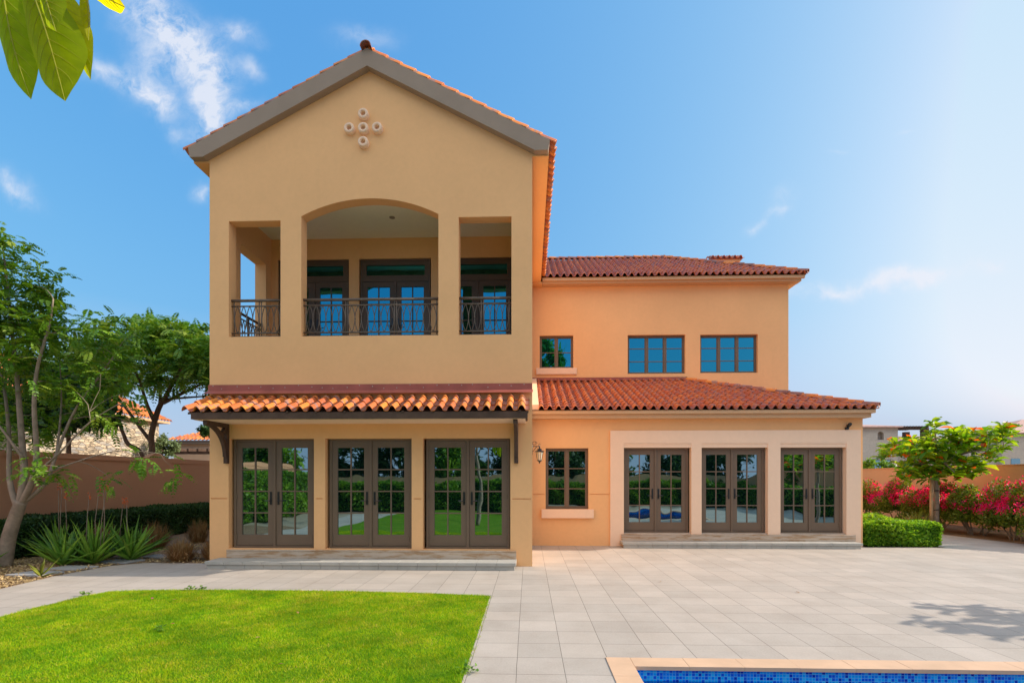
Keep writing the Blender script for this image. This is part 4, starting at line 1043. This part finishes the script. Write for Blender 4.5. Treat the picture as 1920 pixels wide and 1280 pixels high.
# tree outside the right edge of the picture: its shade falls on the patio
def shade_tree():
    x,y=12.9,7.75; root=empty('almond_tree',(x,y,0),'almond tree right of the pool that shades the patio corner','tree'); T=Tree(8)
    T.limb([(x,y,0),(x,y,1.3),(x+.05,y,2.3)],.09,.06); tg=np.concatenate([ell(26,(x+.35,y,2.9),(1.4,1.05,.7),.5),np.array([[x-1.05,y-.35,2.75],[x-1.2,y+.3,2.95],[x-.7,y-.9,2.6],[x-.9,y+.8,2.7],[x-.5,y+.1,2.5],[x-.2,y-.7,2.9]])]); T.reach([Vector(p) for p in tg],.02,.05); T.mb.build('trunk',M['bark'],root,True)
    V,r=whorls(T.tips,8,.38,.2,.25,.05,.05); np_mesh('crown',V,4,G['almond'],r,root)
shade_tree()
# aloes
def aloe(x,y,n,ln,label,seed,stalks=0,wd=.10,mat='aloe'):
    rr=random.Random(seed); root=empty('aloe_plant',(x,y,0),label,'plant','aloes in the left bed'); m=MB()
    for i in range(n):
        a=i*2.39996+rr.uniform(-.2,.2); el=.42+.95*(i/n)+rr.uniform(-.12,.12); l=ln*rr.uniform(.75,1.15)*(1-.25*(i/n)*.5); w=wd*rr.uniform(.85,1.15)
        dh=Vector((math.cos(a),math.sin(a),0)); sd=Vector((-math.sin(a),math.cos(a),0)); vs=[]; K=7
        p=Vector((x,y,.04+.10*i/n))+dh*.03; ang=el; curl=rr.uniform(-.55,.25)
        for k in range(K+1):
            t=k/K; ww=w*(1-t**1.6)*(.8+.4*math.sin(math.pi*min(1,t*1.4)))*.5+.002
            dr=dh*math.cos(ang)+Vector((0,0,math.sin(ang))); nn=Vector((0,0,math.cos(ang)))-dh*math.sin(ang)
            vs+= [p+sd*ww+nn*ww*.35,p-nn*ww*.12,p-sd*ww+nn*ww*.35,p-nn*ww*.75]
            p=p+dr*l/K; ang+=curl/K
        fs=[(4*k+j,4*k+(j+1)%4,4*k+4+(j+1)%4,4*k+4+j) for k in range(K) for j in range(4)]
        m.add(vs,fs,rr.random())
    m.build('leaves',G[mat],root,True)
    for q in range(stalks):
        h=rr.uniform(1.5,2.05); bx=x+rr.uniform(-.25,.3); ex=bx+rr.uniform(-.12,.2); e=Vector((ex,y+rr.uniform(-.2,.2),h))
        st=MB().tube([(bx,y,.2),(bx+(ex-bx)*.4,y,h*.55),e],[.010,.008,.005],6).build('flower_stalk',M['bark'],root,True)
        f=MB()
        for k in range(9):
            t=rr.random(); b=e+Vector((0,0,-.16*t)); a=rr.uniform(0,6.28); f.tube([b,b+Vector((math.cos(a)*.035,math.sin(a)*.035,-.03))],[.007,.009],5)
        f.build('flower',G['flower'],st)
aloe(-10.95,11.95,26,1.05,'large spreading aloe with blue-green leaves nearest the tree trunk',3,2)
aloe(-10.15,11.75,32,1.15,'largest upright aloe clump with thin flower stalks in the left bed',5,4)
aloe(-9.65,12.25,24,1.05,'aloe with long arching leaves reaching towards the paving slabs',6,1)
aloe(-10.5,12.6,24,1.0,'aloe half hidden behind the two front aloes',8,1)
aloe(-11.9,10.9,12,.55,'low flat aloe with dull leaves at the foot of the pale trunk',9,0)
aloe(-10.6,11.45,24,.95,'bright green aloe in front of the stalked clump, leaning over the slabs',11,0)
aloe(-11.5,12.3,24,1.0,'aloe against the dark hedge, left of the reddish grass tuft',12,1)
aloe(-9.95,12.9,20,.85,'small aloe rosette between the arching aloe and the dry tufts',13,0)
aloe(-9.78,10.08,7,.38,'small yellow-green aloe pup alone on the wood chips',7,0,.06,'yellowgrass')
def tuft(name,x,y,n,h,sp,mat,label,group,seed,stiff=.5,w=.006):
    rng=np.random.default_rng(seed); root=empty(name,(x,y,0),label,'plant',group)
    a=rng.uniform(0,6.283,n); r0=rng.random(n)**.5*sp*.5; hh=h*rng.uniform(.45,1.1,n); out=sp*rng.random(n)**.7
    base=np.stack([x+np.cos(a)*r0,y+np.sin(a)*r0,np.zeros(n)],1); dirh=np.stack([np.cos(a),np.sin(a),np.zeros(n)],1)
    mid=base+dirh*(out*(.62 if mat=='dry' else .35))[:,None]; mid[:,2]=hh*(.66-.25*(out/sp)**2 if mat=='dry' else .62); tip=base+dirh*(out)[:,None]+rng.normal(0,.03,(n,3)); tip[:,2]=np.maximum(.03,hh*(1-.72*(out/sp)**1.4) if mat=='dry' else hh*(1-.45*(1-stiff)*out/sp))
    sd=np.stack([-np.sin(a+rng.normal(0,.6,n)),np.cos(a),np.zeros(n)],1)*w
    V=np.zeros((n,2,4,3)); V[:,0,0]=base-sd;V[:,0,1]=base+sd;V[:,0,2]=mid+sd*.8;V[:,0,3]=mid-sd*.8
    V[:,1,0]=mid-sd*.8;V[:,1,1]=mid+sd*.8;V[:,1,2]=tip+sd*.15;V[:,1,3]=tip-sd*.15
    np_mesh('blades',V,4,G[mat],np.repeat(rng.random(n),2),root)
DG='dry grass tufts in the left bed'
tuft('dry_grass_tuft',-10.75,14.6,900,.80,.42,'dry','rounded brown dry grass tuft left of centre, before the dark hedge',DG,1)
tuft('dry_grass_tuft',-10.4,16.0,800,.78,.36,'dry','brown dry grass tuft farthest back against the dark hedge',DG,2)
tuft('dry_grass_tuft',-8.45,12.35,900,.60,.38,'dry','low straw-brown grass tuft at the edge of the paving',DG,3)
tuft('dry_grass_tuft',-7.72,12.5,800,.62,.34,'dry','straw-brown grass tuft touching the villa corner',DG,4)
tuft('dry_grass_tuft',-11.5,13.6,800,.85,.42,'dry','reddish brown grass tuft behind the aloes',DG,5)
tuft('dry_grass_tuft',-8.1,13.9,700,.5,.45,'dry','flattened greyish grass tuft between slabs and villa corner',DG,6)
tuft('long_grass_clump',-8.15,15.2,420,1.15,.65,'longgrass','tall arching green grass clump beside the villa corner','',7,.3,.012) if False else tuft('long_grass_clump',-8.3,15.0,420,1.1,.65,'longgrass','tall arching green grass clump beside the villa corner',None,7,.3,.012)
tuft('strappy_plant',14.35,19.6,130,.85,.45,'yellowgrass','yellow-green strappy plant behind the clipped hedge beside the almond trunk',None,8,.6,.022)
# stepping slabs and wood chips
M['slab']=simple('grey_slab',(.36,.36,.36),.8,.2,.12,4,.15,40)
SG='grey stepping slabs in the gravel'
for (x,y,lb) in ((-10.25,10.45,'grey stepping slab nearest the small yellow-green aloe'),(-10.1,11.15,'grey stepping slab second from the front, below the aloes'),(-9.75,12.1,'grey stepping slab in front of the arching aloe'),(-9.35,12.9,'grey stepping slab farther back by the dry grass'),(-8.9,13.7,'farthest grey stepping slab, half hidden by dry grass')):
    o=MB().prism([[(x-.44,y-.22),(x+.30,y-.26),(x+.44,y+.20),(x-.30,y+.25)]],.004,.045,'xy').build('stepping_slab',M['slab'],bevel=.006); tag(o,lb,'slab',SG)
def chips():
    n=16000; P=np.stack([RNG.uniform(-13.4,-9.6,n),RNG.uniform(7.5,12.6,n),np.zeros(n)],1)
    P2=np.stack([RNG.uniform(-10.4,-7.5,5000),RNG.uniform(12.0,16,5000),np.zeros(5000)],1)
    bed=[(-13.5,2),(-9.62,2),(-9.55,9.08),(-9.70,10.3),(-9.60,11.54),(-9.08,11.98),(-7.45,11.98),(-7.45,26),(-13.5,26)]
    P=np.concatenate([P,P2]); P=P[in_poly(P,bed)]; n=len(P); P[:,2]=RNG.uniform(.004,.03,n)
    D=rdir(n); D[:,2]*=.25; Nn=unit(rdir(n)*.5+np.array([0,0,1.]))
    V=leaves(P,D,Nn,RNG.uniform(.03,.085,n),RNG.uniform(.018,.04,n),.1)
    m=leafmat('wood_chip',[(.36,.23,.10),(.55,.38,.17),(.62,.45,.22),(.42,.30,.2)],0,.8,.1)
    tag(np_mesh('wood_chips',V,4,m),'pale tan wood chips scattered over the left planting bed','wood chips',kind='stuff')
chips()
G['petal']=leafmat('fallen_petal',[(.7,.05,.2),(.75,.1,.3)],.3); G['fallen']=leafmat('fallen_leaf',[(.30,.16,.06),(.42,.25,.09),(.35,.10,.03)],.1)
for i,(u,v,k) in enumerate([(320,1175,'petal'),(285,1127,'petal'),(333,1128,'fallen'),(570,1130,'fallen'),(559,1155,'fallen'),(490,1200,'fallen'),(518,1253,'fallen'),(1500,1112,'fallen'),(1240,1090,'fallen')]):
    d=ray(u,v); t=-EYE/d[2]; x,y=d[0]*t,d[1]*t; onl=v>1115 and u<900
    V=leaves(np.array([[x,y,.045 if onl else .012]]),np.array([[math.cos(i*2.1),math.sin(i*2.1),.12]]),np.array([[.1,.2,1.]]),.055 if k=='petal' else .085,.045,.2)
    o=np_mesh('petal' if k=='petal' else 'dry_leaf',V,4,G[k])
    tag(o,['pink petal lying in the middle of the lawn','pink petal near the far edge of the lawn','dry leaf beside the far pink petal','dry leaf on the lawn below the middle french door','darker dry leaf just before the leaf below the middle door','dry leaf in a yellowish patch of the lawn','dry leaf nearest the viewer on the lawn','dry leaf on the paving between pool and wing doors','dry leaf on the paving before the small ground window'][i],'petal' if k=='petal' else 'leaf')
def weed(x,y,r,label,seed):
    root=empty('lawn_weed',(x,y,0),label,'plant','weeds at the lawn edges'); rng=np.random.default_rng(seed); n=26
    a=rng.uniform(0,6.283,n); C=np.stack([x+rng.normal(0,r*.5,n),y+rng.normal(0,r*.35,n),rng.uniform(.01,.07,n)],1)
    D=np.stack([np.cos(a),np.sin(a),rng.uniform(.1,.8,n)],1)
    np_mesh('leaves',leaves(C,D,np.tile([0,0,1.],(n,1))+rng.normal(0,.3,(n,3)),rng.uniform(.04,.08,n),rng.uniform(.02,.035,n)),4,G['hedge'],None,root)
    st=MB()
    for i in range(4): st.tube([(x,y,.0),C[i]],.0025,4)
    st.build('stems',G['hedge'],root)
for (u,v,lb,r) in ((357,1107,'leafy weed on the far edge of the lawn, before the villa corner',.10),(378,1106,'smaller weed just right of the leafy weed on the far lawn edge',.06),(160,1117,'weed at the curved left corner of the lawn',.08),(880,1262,'weed growing out of the right lawn edge nearest the viewer',.09),(300,1185,'flat weed in the middle of the lawn beside the pink petal',.07)):
    d=ray(u,v); t=-EYE/d[2]; weed(d[0]*t,d[1]*t,r,lb,int(u))
# ------------------------------------------------------------------ neighbours
def stonemat(name,c1,c2,mort,w,h):
    m,nt,out=newmat(name)
    sx=N(nt,'SeparateXYZ'); L(nt,coord(nt),sx.inputs[0]); cb=nt.nodes.new('ShaderNodeCombineXYZ')
    L(nt,math_(nt,'ADD',sx.outputs[0],sx.outputs[1]),cb.inputs[0]); L(nt,sx.outputs[2],cb.inputs[1])
    br=nt.nodes.new('ShaderNodeTexBrick'); L(nt,cb.outputs[0],br.inputs['Vector'])
    for k,v in (('Scale',1),('Mortar Size',.008),('Brick Width',w),('Row Height',h)): br.inputs[k].default_value=v
    br.inputs['Color1'].default_value=(*c1,1); br.inputs['Color2'].default_value=(*c2,1); br.inputs['Mortar'].default_value=(*mort,1)
    n=noise(nt,4,6,.7); c=mixc(nt,1,br.outputs[0],ramp(nt,n,[(.3,(.88,.88,.89)),(.7,(1.08,1.07,1.05))]),'MULTIPLY')
    bsdf(nt,out,c,.9,.15,n,.6,.04); return m
def rubble():
    m,nt,out=newmat('rubble_stone')
    mp=N(nt,'Mapping'); mp.inputs['Scale'].default_value=(2.6,2.6,7.5); L(nt,coord(nt),mp.inputs[0])
    v=N(nt,'TexVoronoi',Scale=1,Randomness=.85); L(nt,mp.outputs[0],v.inputs['Vector'])
    e=N(nt,'TexVoronoi',Scale=1,Randomness=.85); e.feature='DISTANCE_TO_EDGE'; L(nt,mp.outputs[0],e.inputs['Vector'])
    sx=N(nt,'SeparateColor'); L(nt,v.outputs['Color'],sx.inputs[0])
    c=ramp(nt,sx.outputs[0],[(0,(.30,.24,.17)),(.35,(.52,.41,.28)),(.6,(.62,.50,.36)),(.8,(.40,.36,.31)),(1,(.25,.235,.22))])
    c=mixc(nt,ramp(nt,e.outputs['Distance'],[(.03,(1,1,1)),(.09,(0,0,0))]),c,(.16,.13,.10))
    n=noise(nt,9,6,.7); c=mixc(nt,1,c,ramp(nt,n,[(.3,(.65,.65,.66)),(.7,(1.25,1.2,1.15))]),'MULTIPLY')
    bsdf(nt,out,c,.9,.15,math_(nt,'ADD',e.outputs['Distance'],math_(nt,'MULTIPLY',n,.3)),.7,.06); return m
M['rubble']=rubble()
M['ashlar']=stonemat('ashlar_stone',(.53,.46,.39),(.49,.42,.355),(.44,.38,.32),.9,.45)
M['fartile']=simple('far_roof_tile',(.54,.33,.27),.8,.2,.2,3)  # distance haze put into the pale tile colour
sh=empty('stone_house',(-30,25,0),'low rubble stone house with red tiled roof beyond the brown garden wall','house')
MB().box(-38,-25.1,14,34.4,0,5.75).build('wall',M['rubble'],sh)
rf=MB().box(-38,-24.6,13.5,34.8,5.75,5.9).build('roof',M['cornice'],sh)
tiles('roof_tiles',(-24.5,13.5,5.91),(0,1,0),(-.905,0,.425),21.4,9,M['tile'],rf,pitch=.3,row=.42,seed=30)
for y in (22.0,23.6): MB().box(-25.12,-25.08,y,y+.4,2.9,3.4).build('window',M['handle'],sh)
pv=empty('tiled_pavilion',(-27,40,0),'neighbour pavilion with red tiled roof and dark timber pergola beyond the wall','house')
MB().box(-28.0,-16,40,48,0,4.72).build('wall',M['cream'],pv)
rf=MB().box(-28.2,-15.8,39.6,48.4,4.72,4.98).build('roof',M['rake'],pv)
tiles('roof_tiles',(-28.4,39.4,4.98),(1,0,0),(0,.93,.37),13,2.4,M['tile'],rf,pitch=.32,row=.45,planes=[(Vector((-28.4,39.4,0)),Vector((-.75,.66,0)))],seed=31)
pg=MB()
for i in range(16): pg.box(-28.6+i*.75,-28.45+i*.75,38,40,4.05,4.25)
pg.box(-29,-16,38.2,38.4,3.85,4.06); pg.box(-27.9,-27.7,38.2,38.4,0,3.85); pg.box(-22,-21.8,38.2,38.4,0,3.85)
pg.build('pergola',M['timber'],pv)
tw=empty('tower_house',(40,60,0),'grey stone tower house with hipped roof and dark pergola, just right of the villa','house')
MB().prism([[(37.0,0),(41.8,0),(41.8,7.75),(37.0,7.75)],[(39.55,6.4)]+[(40.25,6.4)]+[(39.9+.35*math.cos(math.pi*k/8),7.0+.35*math.sin(math.pi*k/8)) for k in range(9)]],60,60.3).box(37.0,41.8,60.6,66,0,7.75).box(37.0,41.8,60.3,60.6,0,6.3).box(37,39.5,60.3,60.6,6.3,7.75).box(40.3,41.8,60.3,60.6,6.3,7.75).build('wall',M['ashlar'],tw)
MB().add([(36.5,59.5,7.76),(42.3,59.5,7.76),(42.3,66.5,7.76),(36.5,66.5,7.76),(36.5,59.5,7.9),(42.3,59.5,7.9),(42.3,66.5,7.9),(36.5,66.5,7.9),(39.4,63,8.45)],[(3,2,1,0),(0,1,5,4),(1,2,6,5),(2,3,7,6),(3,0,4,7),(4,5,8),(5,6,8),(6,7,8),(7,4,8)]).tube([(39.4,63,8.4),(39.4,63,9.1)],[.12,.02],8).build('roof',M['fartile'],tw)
pg=MB()
for i in range(9): pg.box(42.1+i*.32,42.2+i*.32,59.4,63,7.72,7.9)
pg.box(42.0,45,59.7,59.9,7.5,7.72).box(44.3,44.85,59.6,60.1,4.6,7.5).box(44.3,44.85,62.4,62.9,4.6,7.5)
pg.build('pergola',M['timber'],tw)
MB().box(41.8,49,61,66,0,6.3).build('side_wing',M['ashlar'],tw)
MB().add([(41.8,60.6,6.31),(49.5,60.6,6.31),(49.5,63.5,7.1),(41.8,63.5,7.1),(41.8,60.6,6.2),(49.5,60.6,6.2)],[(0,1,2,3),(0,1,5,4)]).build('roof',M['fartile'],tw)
w=MB().box(39.0,41.0,59.95,59.997,2.2,4.2).build('window',M['frame'],tw); MB().box(39.1,41.0-.1,59.94,59.95,2.3,4.1).build('glass',M['glass'],w)
rl=MB().box(39.5,48,59.0,59.06,4.0-.2,3.88)
for i in range(34): rl.box(39.5+i*.25,39.54+i*.25,59.0,59.05,2.8,3.8)
rl.build('railing',M['cream'],tw)
rh=empty('far_house',(52,56,0),'pale stone house cut by the right edge of the picture, with roof terrace','house')
MB().box(49.7,60,56,64,0,6.75).build('wall',M['ashlar'],rh); MB().box(46.8,49.7,56.6,62,0,4.9).build('side_wing',M['ashlar'],rh)
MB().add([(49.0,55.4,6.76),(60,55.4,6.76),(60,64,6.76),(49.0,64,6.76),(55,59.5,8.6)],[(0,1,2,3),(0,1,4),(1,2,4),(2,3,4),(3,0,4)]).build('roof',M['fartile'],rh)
rl=MB().box(46.8,49.7,56.6,56.65,5.75,5.8)
for i in range(14): rl.box(46.8+i*.21,46.83+i*.21,56.6,56.63,4.9,5.75)
rl.build('railing',M['tread'],rh)
for (x0,z0) in ((47.3,2.9),(50.6,2.9)): MB().box(x0,x0+.9,55.95 if x0>49.6 else 56.55,55.998 if x0>49.6 else 56.598,z0,z0+1.2).build('window',M['glass'],rh)
